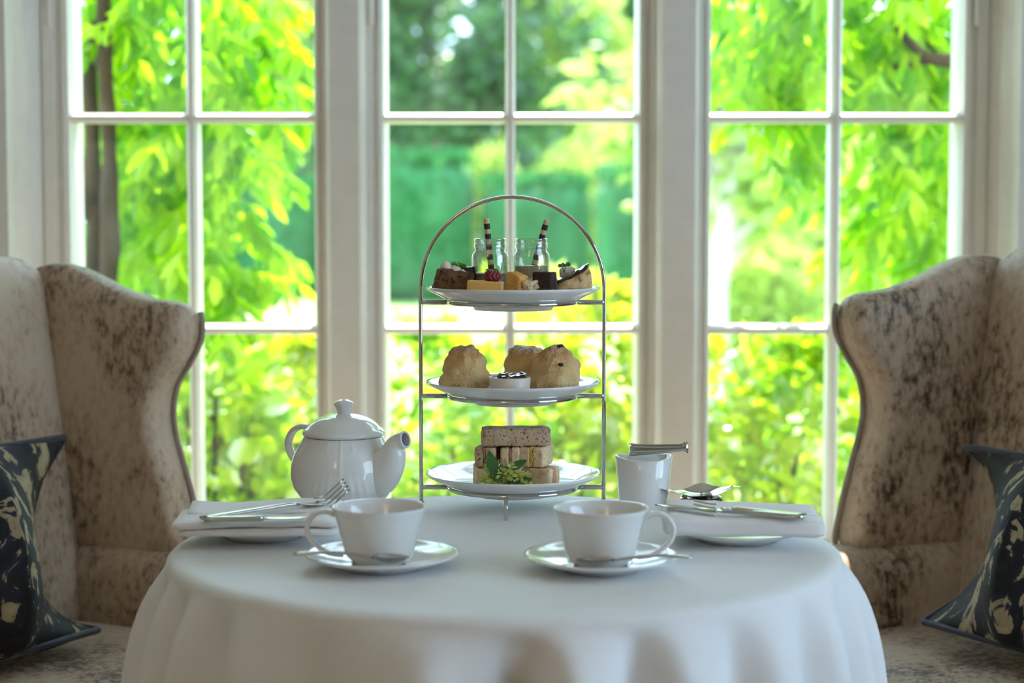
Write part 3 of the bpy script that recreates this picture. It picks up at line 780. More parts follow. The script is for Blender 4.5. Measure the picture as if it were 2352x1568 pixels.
def wafer(label, uv0, uv1, dy0, dy1):
    a = at(*uv0, SY+dy0); c = at(*uv1, SY+dy1)
    d = a-c; L = d.length; t = thing('wafer_stick', label, 'wafer stick', c, 0, 'striped wafer sticks in the dessert jars')
    d.normalize(); r = 0.0037; n = 9; pos = 0.0; k = 0
        # from the top: cream, dark, cream, dark ...
    cuts = [L]; x = L-0.0062; q = 0
    while x > 0: cuts.append(x); x -= (0.0072, 0.0060)[q % 2]; q += 1
    cuts.append(0.0)
    for i in range(len(cuts)-1):
        hi, lo = cuts[i], cuts[i+1]
        jit = 1.0 if i % 2 == 0 else 1.05
        nm_ = 'cream_band' if i % 2 == 0 else 'chocolate_band'
        mesh1(nm_, lambda b: b.tube([d*lo, d*((lo+hi)/2), d*hi], r*jit, 14), M['wafer_l'] if i % 2 == 0 else M['wafer_d'], t, smooth='auto')
JD = 0.012
l1, t1 = jar('glass jar of cream dessert topped with thin yellow jelly', 1126, JD, at(1126, 634, SY+JD-0.02).z-p3, True)
l2, t2 = jar('glass jar filled higher with plain pale custard', 1220, JD, at(1220, 612, SY+JD-0.02).z-p3, False)
zt = lambda lv: p3+lv
c1 = Vector((at(1129, 640, SY+JD).x, SY+JD, p3+t1+0.0005))
def uv_of(p):
    d = p-Vector((0, 0, CAMZ)); c, s = math.cos(PITCH), math.sin(PITCH)
    fz = d.y*c-d.z*s; uz = d.y*s+d.z*c
    return (IW/2+FPX*d.x/fz, IH/2-FPX*uz/fz)
wafer('striped wafer stick nearly upright in the jar with yellow jelly', (1117, 502), uv_of(c1), JD-0.006, JD)
c2 = Vector((at(1227, 612, SY+JD).x, SY+JD, p3+t2+0.0005))
wafer('striped wafer stick leaning over in the jar of pale custard', (1256, 505), uv_of(c2), JD-0.004, JD)

def sprig(parent_pt, label, n, hgt, seed):
    R2 = random.Random(seed)
    t = thing('herb_sprig', label, 'herb', parent_pt, 0, 'herb sprigs on the cakes')
    tips = []
    for k in range(n):
        a = 2*PI*k/n+R2.uniform(-.4, .4); h = hgt*R2.uniform(0.6, 1.0); rr = hgt*R2.uniform(0.15, 0.6)
        tip = Vector((rr*math.cos(a), rr*math.sin(a)*0.6, h))
        mesh1('stem', lambda b: b.tube([(0, 0, 0), tip*0.6+Vector((0, 0, 0.001)), tip], 0.0004, 5), M['herb'], t)
        for s in (-1, 0, 1):
            V, F = leaf_flat(0.0055, 0.0045, tip, (math.cos(a)+s*0.8, -0.25, 0.35+0.3*(s == 0)), (0, -1, 0.6), 0.2)
            mesh1('leaf', lambda b: b.add(V, F), M['herb'], t)
# carrot cake with cream
cl = Vector(cake_at(1038, -0.022))+Vector((0, 0, 0.0035))
ct = thing('carrot_cake', 'dark brown carrot cake square with piped cream on top', 'cake', cl, 0.22); ct.rotation_euler[1] = 0.11
def fc(p): return Vector((p.x+0.003*(p.z/0.02), p.y, p.z+0.0150-0.05*max(0, p.x)*max(0, p.z)/0.01*0.9))
mesh1('cake', lambda b: b.rbox((0.046, 0.028, 0.0290), r=0.003, n=12, rough=0.002, rs=150, fn=fc), M['carrot'], ct)
for (x, y, z, r) in ((-0.012, -0.004, 0.0320, 0.0075), (0.000, -0.006, 0.0295, 0.0072), (0.009, -0.008, 0.0255, 0.0055), (0.017, -0.009, 0.0225, 0.0050), (0.004, 0.006, 0.030, 0.006)):
    mesh1('cream_blob', lambda b: b.lathe([(0.0001, -r*0.5), (r*0.9, -r*0.4), (r, 0), (r*0.85, r*0.45), (r*0.45, r*0.85), (r*0.15, r*1.05), (0.0001, r*1.1)], (x, y, z), 20, fn=lambda p, a: p*(1+0.07*math.sin(5*a+p.z*900))), M['cream'], ct)
sprig((cl[0]+0.010, cl[1]-0.006, p3+0.0290), 'green herb sprig on the carrot cake cream', 4, 0.012, 4)
# small dark cake behind
cl = cake_at(1068, 0.004)
bt = thing('brownie_square', 'small glossy dark chocolate square behind the carrot cake', 'cake', cl, 0.5)
mesh1('cake', lambda b: b.rbox((0.022, 0.020, 0.034), (0, 0, 0.0172), 0.002, 8, 0.001, 150), M['choc'], bt)
mesh1('glaze', lambda b: b.rbox((0.0215, 0.0195, 0.003), (0, 0, 0.0352), 0.0014, 8), M['ganache'], bt)
# custard bar with raspberry
cl = cake_at(1116, -0.056)
kt = thing('custard_bar', 'pale yellow baked bar under a raspberry', 'cake', cl, -0.10)
mesh1('bar', lambda b: b.rbox((0.046, 0.020, 0.0200), (0, 0, 0.0102), 0.002, 10, 0.0006, 90, fn=lambda p: Vector((p.x, p.y, p.z-0.05*p.x*(1 if p.z > 0 else 0)))), M['custard'], kt)
rp = cake_at(1131, -0.054)
rt = thing('raspberry', 'single dark red raspberry with a tiny leaf on the yellow bar', 'raspberry', (rp[0], rp[1], p3+0.0195))
def drupe(b):
    for i in range(7):
        lat = -0.9+i*0.3; k = max(4, int(11*math.cos(lat*0.95)))
        for j in range(k):
            a = 2*PI*(j+0.5*(i % 2))/k
            c = Vector((0.0088*math.cos(lat)*math.cos(a), 0.0080*math.cos(lat)*math.sin(a), 0.0068+0.0065*math.sin(lat)))
            r = 0.0026
            b.lathe([(0.0001, -r), (r*0.7, -r*0.7), (r, 0), (r*0.7, r*0.7), (0.0001, r)], c, 8)
    b.lathe([(0.0001, 0.0005), (0.007, 0.003), (0.0085, 0.007), (0.006, 0.012), (0.0001, 0.0135)], seg=16)
mesh1('fruit', drupe, M['raspberry'], rt)
for (dx, L) in ((-1, 0.010), (0.8, 0.008)):
    V, F = leaf_flat(L, 0.0055, (0, -0.002, 0.0145), (dx, -0.3, 0.15), (0, -0.4, 1), 0.3); mesh1('leaf', lambda b: b.add(V, F), M['herb'], rt)
# golden sponge wedge
cl = cake_at(1190, -0.058)
gt2 = thing('sponge_wedge', 'golden sponge cake wedge with a fruity crumb side', 'cake', cl, -0.75)
def fg(p):
    k = 1-0.22*(p.z+0.0145)/0.029
    return Vector((p.x*k, p.y*k, p.z+0.0148-(0.25*p.x if p.z > 0 else 0)))
mesh1('crust', lambda b: b.rbox((0.026, 0.024, 0.029), r=0.0022, n=9, rough=0.0008, rs=120, fn=fg), M['sponge'], gt2)
def fr_(p):
    return Vector((p.x+0.0125, p.y+0.010, max(0.0, p.z+0.0105-(0.2*p.x)*(1 if p.z > 0 else 0))))
mesh1('crumb_side', lambda b: b.rbox((0.018, 0.030, 0.0205), r=0.004, n=12, rough=0.0045, rs=170, fn=fr_), M['sponge_in'], gt2)
# chocolate cube
cl = cake_at(1251, -0.052)
ct2 = thing('brownie_cube', 'matt dark chocolate brownie cube with one face to the front', 'cake', cl, -0.33)
mesh1('cake', lambda b: b.rbox((0.0250, 0.0235, 0.0310), (0, 0, 0.0157), 0.0016, 9, 0.0007, 140), M['choc'], ct2)
# choux pastry with chocolate
cl = Vector(cake_at(1318, -0.026))+Vector((0, 0, 0.0030))
et = thing('choux_pastry', 'golden choux pastry with glossy chocolate icing and cream', 'pastry', cl, 0.12); et.scale = (1, 1, 1.2); et.rotation_euler[1] = -0.10
def fe(p):
    lift = max(0, p.x+0.012)/0.034*0.0135
    return Vector((p.x, p.y*(0.9+0.1*math.cos(p.x*80)), p.z*(0.85+0.25*max(0, p.x+0.01)/0.03)+0.0085+(lift if p.z > -0.001 else 0)*0.75))
mesh1('choux', lambda b: b.rbox((0.045, 0.026, 0.017), r=0.0075, n=14, rough=0.0030, rs=110, fn=fe), M['pastry'], et)
def fi(p):
    q = fe(Vector((p.x, p.y, 0.0085))); return q+Vector((0, 0, p.z+0.0008*math.sin(p.x*400)))
mesh1('icing', lambda b: b.rbox((0.043, 0.0185, 0.0042), (0, -0.0035, 0), 0.002, 16, 0.0016, 160, fn=fi), M['ganache'], et)
mesh1('cream', lambda b: b.rbox((0.02, 0.012, 0.012), (-0.004, 0.007, 0.0225), 0.005, 8, 0.002, 200), M['cream'], et)
sp = cake_at(1292, -0.020)
sprig((sp[0]+0.002, sp[1]-0.014, p3+0.0300), 'green herb sprig beside the choux pastry', 3, 0.012, 9)

# ================================================================== TEAPOT
tp_c = on(790, 1168, TOP); tp_c.y = 2.315; tp_c.x = at(790, 1060, 2.315).x
pot = thing('teapot', 'white china teapot with embossed leaves and a knobbed lid', 'teapot', (tp_c.x, tp_c.y, TOP), math.radians(-34))
K = 2.315/FPX           # metres per pixel here
zp = lambda v: at(790, v, 2.315).z-TOP
def embo(p, a):
    # vertical rib and embossed scrolls facing the viewer
    aa = (a-(-PI/2+math.radians(34))+PI) % (2*PI)-PI
    r = math.hypot(p.x, p.y)
    if r < 0.03: return p
    q = 0.0
    z = p.z
    for base in (0.0,):
        q += 0.0011*math.exp(-((aa-0.02)/0.022)**2)*(1 if 0.0 < z < 0.095 else 0)
    for sg in (-1, 1):
        for k in range(3):
            c = sg*(0.16+0.10*k+(0.10+0.08*k)*math.sin((0.055-z)*26)); 
            env = max(0, 1-abs(z-(0.030-0.004*k))/0.026)
            q += 0.0012*math.exp(-((aa-c)/0.035)**2)*env
        c2 = sg*(0.20+0.09*math.sin((z-0.070)*120)); q += 0.0011*math.exp(-((aa-c2)/0.045)**2)*max(0, 1-abs(z-0.082)/0.013)
    return Vector((p.x*(1+q/r), p.y*(1+q/r), p.z))
Rb = 0.0695
zb = [0.0, 0.0015, 0.006, 0.014, 0.026, 0.040, 0.055, 0.068, 0.080, 0.088, 0.0935, zp(1001)]
rb = [0.0001, 0.044, 0.050, 0.0585, 0.0665, Rb, 0.0686, 0.0648, 0.0580, 0.0525, 0.0490, 0.0482]
prof = []
zs_ = np.linspace(0.0015, zb[-1], 54)
from_r = np.interp(zs_, zb, rb)
ker = np.ones(5)/5; fr_s = np.convolve(np.pad(from_r, 2, mode='edge'), ker, 'valid')
prof = [(0.0001, 0.0), (0.042, 0.0)]+list(zip(fr_s, zs_))+[(0.047, zb[-1]+0.0005), (0.046, zb[-1]-0.003)]
mesh1('body', lambda b: b.lathe(prof, seg=220, fn=embo), M['china'], pot)
zl = zp(998)
lid = mesh1('lid', lambda b: b.lathe([(0.046, zl-0.002), (0.0525, zl), (0.0538, zl+0.0025), (0.0530, zl+0.005), (0.0495, zl+0.0085), (0.0475, zl+0.0095), (0.044, zl+0.0135), (0.035, zl+0.0205), (0.024, zl+0.0255), (0.013, zl+0.0280), (0.0085, zl+0.0285)], seg=64), M['china'], pot)
zk = zl+0.0280
mesh1('lid_knob', lambda b: b.lathe([(0.0085, zk), (0.0082, zk+0.002), (0.0095, zk+0.006), (0.0125, zk+0.0115), (0.0128, zk+0.0135), (0.0105, zk+0.0155), (0.006, zk+0.0178), (0.0001, zk+0.0183)], seg=40,
      fn=lambda p, a: Vector((p.x*(1+0.05*abs(math.sin(4*a))), p.y*(1+0.05*abs(math.sin(4*a))), p.z))), M['china'], lid)
# spout along local +x, handle along -x
spts = smooth_path([(0.040, 0, 0.046), (0.058, 0, 0.050), (0.072, 0, 0.060), (0.0805, 0, 0.074), (0.0855, 0, 0.0850), (0.0925, 0, 0.0910), (0.0995, 0, 0.0930)], 6)
nS = len(spts)
srad = [(interp([0, .2, .4, .6, .8, 1], [.036, .0315, .0220, .0145, .0108, .0098], i/(nS-1)), interp([0, .2, .4, .6, .8, 1], [.026, .0225, .0180, .0140, .0108, .0095], i/(nS-1))) for i in range(nS)]
spo = mesh1('spout', lambda b: b.tube(spts, srad, 28, flat=(0, 1, 0), caps=(True, False)), M['china'], pot)
tipc = spts[-1]
sd_ = (spts[-1]-spts[-2]).normalized(); sn_ = Vector((-sd_.z, 0, sd_.x))
rimp = [tipc+sd_*0.0004+sn_*0.0098*math.cos(a)+Vector((0, 0.0093*math.sin(a), 0)) for a in [2*PI*k/28 for k in range(28)]]
mesh1('spout_rim', lambda b: b.tube(rimp, 0.0016, 8, closed=True), M['china'], spo)
mesh1('spout_opening', lambda b: b.tube(spts[nS//3:], [(p*0.80, q*0.80) for p, q in srad[nS//3:]], 28, flat=(0, 1, 0), caps=(True, False)), M['china'], spo)
hp = smooth_path([(-0.046, 0, 0.090), (-0.056, 0, 0.0975), (-0.072, 0, 0.0985), (-0.087, 0, 0.091), (-0.0945, 0, 0.075), (-0.089, 0, 0.060), (-0.078, 0, 0.049), (-0.064, 0, 0.043)], 6)
mesh1('handle', lambda b: b.tube(hp, [(0.0040, 0.0072)]*len(hp), 14, flat=(0, 1, 0)), M['china'], pot)

# ================================================================== CUPS, SAUCERS, SPOONS
def saucer(label, uc, vc):
    c = on(uc, vc, TOP)
    R = 0.0825
    o = mesh1('saucer', lambda b: b.lathe([(0.0001, 0.0025), (0.036, 0.0025), (0.038, 0.0), (0.042, 0.0), (0.044, 0.003), (0.060, 0.0065), (R*0.97, 0.0135), (R, 0.0155), (R*0.995, 0.0168), (R*0.96, 0.0163), (R*0.90, 0.0140), (0.060, 0.0098), (0.045, 0.0064), (0.034, 0.0060), (0.031, 0.0048), (0.0001, 0.0048)], seg=80), M['china'])
    o.location = c; tag(o, label, 'saucer', 'saucers in front'); return c
def cup(label, c, hang, yo=0.0):
    t = thing('teacup', label, 'teacup', (c.x, c.y+yo, c.z+0.0050), hang, 'empty teacups')
    H = 0.0615; R = 0.0505
    pr = [(0.0001, 0.001), (0.024, 0.001), (0.0255, 0.0), (0.0285, 0.0), (0.0300, 0.003), (0.0345, 0.007), (0.0375, 0.013), (0.0405, 0.026), (0.0445, 0.042), (0.0485, 0.056), (R, H-0.0012), (R*0.998, H), (R*0.975, H-0.0006),
          (0.0462, 0.055), (0.0422, 0.041), (0.0382, 0.026), (0.0345, 0.013), (0.028, 0.0065), (0.0001, 0.0055)]
    mesh1('bowl', lambda b: b.lathe(pr, seg=80), M['china'], t)
    hpts = smooth_path([(0.0468, 0, 0.0515), (0.056, 0, 0.0555), (0.0685, 0, 0.0530), (0.0765, 0, 0.0420), (0.0750, 0, 0.0290), (0.0660, 0, 0.0185), (0.0540, 0, 0.0110), (0.0385, 0, 0.0085)], 6)
    mesh1('handle', lambda b: b.tube(hpts, [(0.0042, 0.0030)]*len(hpts), 12), M['china'], t)
s1 = saucer('white china saucer under the teacup beside the teapot napkin', 878, 1302)
s2 = saucer('white china saucer under the teacup beside the sugar pot', 1380, 1306)
cup('white teacup whose handle points towards the napkin with knife and fork beside the teapot', s1+Vector((-0.003, 0, 0)), PI+0.05)
cup('white teacup whose handle points towards the napkin by the tea strainer', s2, -0.10)
def spoon(label, p0, p1, w=0.0135, grp='teaspoons on the saucers', tilt=0.0):
    """p0 = handle end, p1 = bowl tip"""
    p0 = Vector(p0); p1 = Vector(p1); d = p1-p0; L = d.length; org = p0
    t = thing('teaspoon', label, 'spoon', org, 0, grp)
    d = d.normalized(); up = Vector((0, 0, 1)); s = d.cross(up).normalized(); n = s.cross(d).normalized()
    def pos(x, side=0, h=0): return d*x+s*side+n*h
    hl = L*0.69
    pts = [pos(hl*k/14, 0, 0.0035*math.sin(PI*k/14)-0.001*(k/14)) for k in range(15)]
    mesh1('handle', lambda b: b.tube(pts, [(interp([0, 0.1, 0.5, 0.85, 1], [0.0040, 0.0048, 0.0030, 0.0024, 0.0034], k/14), 0.0017) for k in range(15)], 10, flat=(0, 0, 1)), M['steel'], t)
    def bowl(b):
        V = []; F = []; n1, n2 = 14, 10
        for side_ in (0, 1):
            for i in range(n1+1):
                x = i/n1; wd = w*math.sin(PI*min(1, max(0.02, x*0.985+0.015))**0.8)**0.62
                for j in range(n2+1):
                    y = (j/n2*2-1)
                    dep = 0.0075*(1-y*y)*math.sin(PI*x)**0.8
                    V.append(pos(hl-0.002+(L-hl+0.002)*x, y*wd, 0.0015-dep-(0.0008 if side_ else 0)))
        k = (n1+1)*(n2+1)
        for s_ in (0, 1):
            for i in range(n1):
                for j in range(n2):
                    a = s_*k+i*(n2+1)+j; F.append((a, a+1, a+n2+2, a+n2+1))
        b.add(V, F)
    mesh1('bowl', bowl, M['steel'], t)
def onz(u, v, dz): return on(u, v, TOP+dz)
spoon('teaspoon on the saucer beside the teapot napkin, bowl by the cup', at(674, 1272, 1.846), at(942, 1281, 1.846))
spoon('teaspoon on the saucer beside the sugar pot, handle overhanging the rim', at(1590, 1280, 1.842), at(1322, 1287, 1.842))

# ================================================================== SIDE PLATES, NAPKINS, CUTLERY
def side_plate(label, uc, vc):
    c = on(uc, vc, TOP); R = 0.079
    o = mesh1('side_plate', lambda b: b.lathe([(0.0001, 0.002), (0.040, 0.002), (0.042, 0.0), (0.046, 0.0), (0.048, 0.003), (R*0.97, 0.0115), (R, 0.0135), (R*0.99, 0.0145), (R*0.92, 0.0125), (0.050, 0.0060), (0.0001, 0.0052)], seg=72), M['china'])
    o.location = c; tag(o, label, 'plate', 'side plates under the napkins'); return c
q1 = side_plate('white side plate under the napkin with knife and fork beside the teapot', 607, 1231)
q2 = side_plate('white side plate under the folded napkin by the tea strainer', 1692, 1238)
def slab(b, w, d, h, c, sag, seed, r=0.004, wave=0.002):
    def fn(p):
        x, y = p.x, p.y
        ed = (abs(x)/(w/2))
        return Vector((x, y+0.004*math.sin(x*30+seed)*(y/(d/2)), p.z-sag*max(0, ed-0.55)**2*4+wave*mnoise.noise(Vector((x*22, y*22, seed)))))
    b.rbox((w, d, h), c, r, 16, fn=fn)
# napkin beside the teapot: three soft layers, the top one opening like a pocket
n1 = thing('napkin', 'folded white napkin under knife and fork beside the teapot', 'napkin', (q1.x+0.001, q1.y-0.038, q1.z+0.0146), 0.05, 'folded napkins')
mesh1('fold', lambda b: slab(b, 0.180, 0.100, 0.0085, (0.002, -0.004, 0.0050), 0.0015, 1.0, 0.0042), M['napkin'], n1)
mesh1('fold', lambda b: slab(b, 0.186, 0.096, 0.0090, (-0.002, -0.002, 0.0140), 0.001, 4.0, 0.0045), M['napkin'], n1)
def flap(b):
    def fn(p): return Vector((p.x, p.y, p.z+0.004*(p.y/0.03)+0.002*math.sin(p.x*40)))
    b.rbox((0.176, 0.050, 0.004), (0.004, 0.026, 0.0215), 0.0019, 14, fn=fn)
mesh1('fold', flap, M['napkin'], n1)
n2 = thing('napkin', 'plumply rolled white napkin under knife and fork by the tea strainer', 'napkin', (q2.x-0.003, q2.y-0.038, q2.z+0.0146), -0.06, 'folded napkins')
def roll(b):
    def fn(p): return Vector((p.x, p.y*(1+0.03*math.sin(p.x*50)), p.z*(1-0.20*(p.x+0.09)/0.18)+0.001*math.sin(p.x*60)-0.0009*(p.x/0.09)))
    b.rbox((0.182, 0.078, 0.0240), (0.004, -0.008, 0.0130), 0.0085, 16, fn=fn)
mesh1('fold', roll, M['napkin'], n2)
def flap2(b):
    def fn(p): return Vector((p.x, p.y, p.z+0.003*(p.y/0.03)-0.028*p.x))
    b.rbox((0.170, 0.040, 0.0035), (0.004, 0.018, 0.0262), 0.0017, 14, fn=fn)
mesh1('fold', flap2, M['napkin'], n2)

def ribbon(b, pts, wid, thick, seg=10): b.tube(pts, [(w_, thick) for w_ in wid], seg, flat=(0, 0, 1))
def fork(label, p0, p1, lift):
    p0, p1 = Vector(p0), Vector(p1); d = p1-p0; L = d.length; d.normalize(); s = d.cross(Vector((0, 0, 1))).normalized(); n = s.cross(d)
    t = thing('fork', label, 'fork', p0, 0, 'table forks')
    roll_s = s*0.80+n*(0.60 if s.y > 0 else -0.60)      # lies rolled on its side
    pos = lambda x, sd=0, h=0: d*x*L+roll_s*sd+n*h
    hz = lambda x: interp([0, 0.3, 0.62, 0.74, 0.86, 1.0], [0, 0.002, 0.004, 0.001, 0.001, lift], x)
    xs = np.linspace(0, 0.66, 16)
    mesh1('handle', lambda b: ribbon(b, [pos(x, 0, hz(x)) for x in xs], [interp([0, .05, .35, .55, .66], [.006, .0085, .0062, .0036, .0034], x) for x in xs], 0.0022), M['steel'], t)
    xs2 = np.linspace(0.655, 0.80, 10)
    mesh1('head', lambda b: ribbon(b, [pos(x, 0, hz(x)) for x in xs2], [interp([.655, .69, .73, .80], [.003, .0060, .0092, .0098], x) for x in xs2], 0.0011), M['steel'], t)
    for k in range(4):
        o_ = (k-1.5)*0.0062
        xs3 = np.linspace(0.79, 1.0, 8)
        mesh1('tine', lambda b: ribbon(b, [pos(x, o_*(1-0.1*(x-.79)), hz(x)) for x in xs3], list(np.linspace(0.0013, 0.0008, 8)), 0.0011, 8), M['steel'], t)
def knife(label, p0, p1):
    p0, p1 = Vector(p0), Vector(p1); d = p1-p0; L = d.length; d.normalize(); s = d.cross(Vector((0, 0, 1))).normalized(); n = s.cross(d)
    t = thing('knife', label, 'knife', p0, 0, 'table knives')
    pos = lambda x, sd=0, h=0: d*x*L+s*sd+n*h
    xs = np.linspace(0, 0.55, 14)
    mesh1('handle', lambda b: ribbon(b, [pos(x, 0, 0.0008) for x in xs], [interp([0, .04, .4, .55], [.0050, .0080, .0066, .0036], x) for x in xs], 0.0032), M['steel'], t)
    xs = np.linspace(0.54, 1.0, 16)
    mesh1('blade', lambda b: ribbon(b, [pos(x, -0.0015 if x > .6 else 0, 0.0008) for x in xs], [interp([.54, .58, .75, .92, 1.0], [.0030, .0076, .0100, .0080, .0008], x) for x in xs], 0.0010), M['steel'], t)
zn = n1.location.z
def onw(u, v, z): return on(u, v, z)
fork('table fork on the napkin beside the teapot, tines raised', onw(462, 1189, zn+0.0225), onw(797, 1150, zn+0.0265), 0.020)
knife('table knife on the napkin beside the teapot, blade by the fork', onw(470, 1193, zn+0.0225), onw(715, 1190, zn+0.0225))
zn2 = n2.location.z
fork('table fork on the napkin by the tea strainer, tines towards the teacup', onw(1852, 1184, zn2+0.0265), onw(1592, 1170, zn2+0.0300), 0.004)
knife('table knife on the napkin by the tea strainer', onw(1846, 1188, zn2+0.0265), onw(1505, 1160, zn2+0.0310))

# ================================================================== SUGAR POT, TONGS, TEA STRAINER
sg_y = 2.285
gc = at(1478, 1100, sg_y)
sgp = thing('sugar_pot', 'plain white tapered china pot holding sugar packets', 'pot', (gc.x, sg_y, TOP))
gh = at(1478, 1052, sg_y-0.02).z-TOP
Rg = 0.0368
def dip(p, a):
    k = max(0, p.z/gh)**6
    return Vector((p.x, p.y, p.z+k*0.0025*math.cos(2*a)))
mesh1('pot', lambda b: b.lathe([(0.0001, 0), (0.029, 0), (0.0305, 0.002), (0.0335, gh*0.5), (Rg, gh-0.001), (Rg-0.001, gh), (Rg-0.0025, gh-0.001), (0.031, gh*0.5), (0.028, 0.004), (0.0001, 0.004)], seg=64, fn=dip), M['china'], sgp)
for k in range(5):
    a = 0.3+k*0.22
    o = mesh1('sugar_packet', lambda b: b.rbox((0.040, 0.0035, 0.060), (0, 0, 0), 0.0016, 6, 0.001, 60, seed=k), M['paper'])
    o.location = (gc.x+0.0*k, sg_y-0.016+0.008*k, TOP+0.0045+0.031+0.003*(k % 2)); o.rotation_euler = (0.0, 0.0, 0.03*(k-2))
    tag(o, ('white paper sugar packet nearest the tongs in the pot', 'white paper sugar packet second in the row in the pot', 'white paper sugar packet in the middle of the pot', 'white paper sugar packet second from the window in the pot', 'white paper sugar packet nearest the window in the pot')[k], 'sugar packet', 'sugar packets in the pot')
tz = TOP+gh+0.0045
to_ = at(1448, 1038, sg_y-0.015)
tg = thing('sugar_tongs', 'polished metal sugar tongs lying across the white pot', 'tongs', (to_.x, sg_y-0.012, tz), 0.0)
tl = 0.073
def armpts(sy):
    return [Vector((0.0, sy*0.0085, 0.0055)), Vector((0.004, sy*0.0105, 0.0055)), Vector((0.03, sy*0.0115+0.004, 0.0055)), Vector((0.055, sy*0.0125+0.007, 0.0065)), Vector((tl-0.004, sy*0.013+0.009, 0.0075)), Vector((tl, sy*0.011+0.009, 0.0075))]
mesh1('bend', lambda b: b.tube(smooth_path([(0.004, -0.0105, 0.0055), (0.0, -0.0085, 0.0055), (-0.0015, 0, 0.0055), (0.0, 0.0085, 0.0055), (0.004, 0.0105, 0.0055)], 5), [(0.0008, 0.0068)]*21, 8, flat=(0, 0, 1)), M['steel'], tg)
for sy in (-1, 1):
    pts = smooth_path(armpts(sy), 5)
    arm = mesh1('arm', lambda b: b.tube(pts[4:], [(0.0009, interp([0, .15, .7, .85, 1], [0.0070, 0.0058, 0.0028, 0.0055, 0.0074], i/(len(pts)-5))) for i in range(len(pts)-4)], 8, flat=(0, 0, 1)), M['steel'], tg)
    for k in range(4):
        mesh1('claw', lambda b: b.tube([pts[-1]+Vector((-0.001, 0, -0.005+0.0033*k)), pts[-1]+Vector((0.0015, -sy*0.003, -0.0055+0.0036*k))], [0.0012, 0.0005], 6), M['steel'], arm)

dc = at(1610, 1150, 2.262)
dt = thing('drip_bowl', 'small polished metal drip bowl under the tea strainer', 'bowl', (dc.x, 2.262, TOP))
bh = at(1610, 1139, 2.262).z-TOP
mesh1('bowl', lambda b: b.lathe([(0.0001, 0.0015), (0.022, 0.0), (0.0255, 0.001), (0.0275, bh*0.45), (0.0270, bh*0.85), (0.0255, bh), (0.0245, bh-0.001), (0.026, bh*0.45), (0.022, 0.003), (0.0001, 0.003)], seg=48), M['steel'], dt)
ts = thing('tea_strainer', 'leaf shaped polished tea strainer with two pointed handles', 'strainer', (dc.x, 2.262, TOP+bh-0.0005))
def strainer(b):
    n, m = 40, 16; V = []; F = []
    for sd in (0, 1):
        for i in range(n+1):
            x = -0.0520+0.102*i/n
            wd = interp([-.052, -.047, -.038, -.030, -.018, 0.0, .016, .026, .036, .044, .050], [.002, .0075, .0085, .0055, .018, .0265, .024, .015, .007, .0035, .0008], x)
            zc = interp([-.052, -.040, -.028, -.012, .0, .015, .030, .040, .050], [.0100, .0065, .0045, .0010, 0.0, .0020, .0080, .0125, .0120], x)
            for j in range(m+1):
                y = (j/m*2-1); lift = 0.0105*abs(y)**2.2*math.exp(-((x-0.002)/0.020)**2)*(1.15 if y > 0 else 0.35)
                V.append((x, y*wd, zc+lift-sd*0.0008+0.001))
    k = (n+1)*(m+1)
    for sd in (0, 1):
        for i in range(n):
            for j in range(m):
                a = sd*k+i*(m+1)+j; F.append((a, a+1, a+m+2, a+m+1))
    b.add(V, F)
mesh1('strainer_bowl', strainer, M['steel'], ts)

# ================================================================== GARDEN
GZ = -0.35
b = MB(); b.box((-60, 6.2, GZ-0.3), (60, 140, GZ)); struct(b.build('lawn', M['grass'], smooth=False), 'sunlit lawn in the garden')
b = MB(); b.box((-60, 3.7, GZ-0.3), (60, 6.2, GZ-0.005)); struct(b.build('flower_bed', M['gravel'], smooth=False), 'garden bed along the house wall')

def leaves_mesh(P, D, L, W, name, mat, parent, fold=0.25, upbias=None):
    """P base points, D direction, L length, W width arrays -> one mesh of folded leaves"""
    n = len(P); P = np.asarray(P, float); D = np.asarray(D, float); D /= np.linalg.norm(D, axis=1)[:, None]
    rnd = rng.normal(size=(n, 3))
    S = np.cross(D, rnd); S /= np.linalg.norm(S, axis=1)[:, None]; U = np.cross(S, D)
    L = np.asarray(L)[:, None]; W = np.asarray(W)[:, None]
    V = np.empty((n, 6, 3))
    V[:, 0] = P; V[:, 1] = P+D*L
    V[:, 2] = P+D*L*0.30+S*W*0.5+U*W*fold; V[:, 3] = P+D*L*0.70+S*W*0.38+U*W*fold
    V[:, 4] = P+D*L*0.30-S*W*0.5+U*W*fold; V[:, 5] = P+D*L*0.70-S*W*0.38+U*W*fold
    base = (np.arange(n)*6)[:, None]
    F = np.concatenate([base+np.array([0, 2, 3, 1]), base+np.array([1, 5, 4, 0])], axis=1).reshape(-1, 4)
    me = bpy.data.meshes.new(name)
    me.vertices.add(n*6); me.vertices.foreach_set('co', V.reshape(-1))
    me.loops.add(len(F)*4); me.loops.foreach_set('vertex_index', F.reshape(-1).astype(np.int32))
    me.polygons.add(len(F)); me.polygons.foreach_set('loop_start', (np.arange(len(F))*4).astype(np.int32))
    me.update(calc_edges=True); me.validate()
    me.materials.append(mat)
    o = bpy.data.objects.new(name, me); C.objects.link(o)
    if parent is not None: o.parent = parent
    return tag(o, None, None, None, 'stuff')
def one_leaf(L, W):
    V, F = leaf_flat(L, W, (0, 0, 0), (1, 0, 0), (0, 0, 1), 0.22)
    me = bpy.data.meshes.new('leaf'); me.from_pydata([tuple(v) for v in V], [], F); me.update(); return me
LEAF_W = one_leaf(0.082, 0.034); LEAF_W.materials.append(M['wist'])
LEAF_S = one_leaf(0.085, 0.052); LEAF_S.materials.append(M['shrub'])
LEAF_G = one_leaf(0.085, 0.050); LEAF_G.materials.append(M['shrub2'])
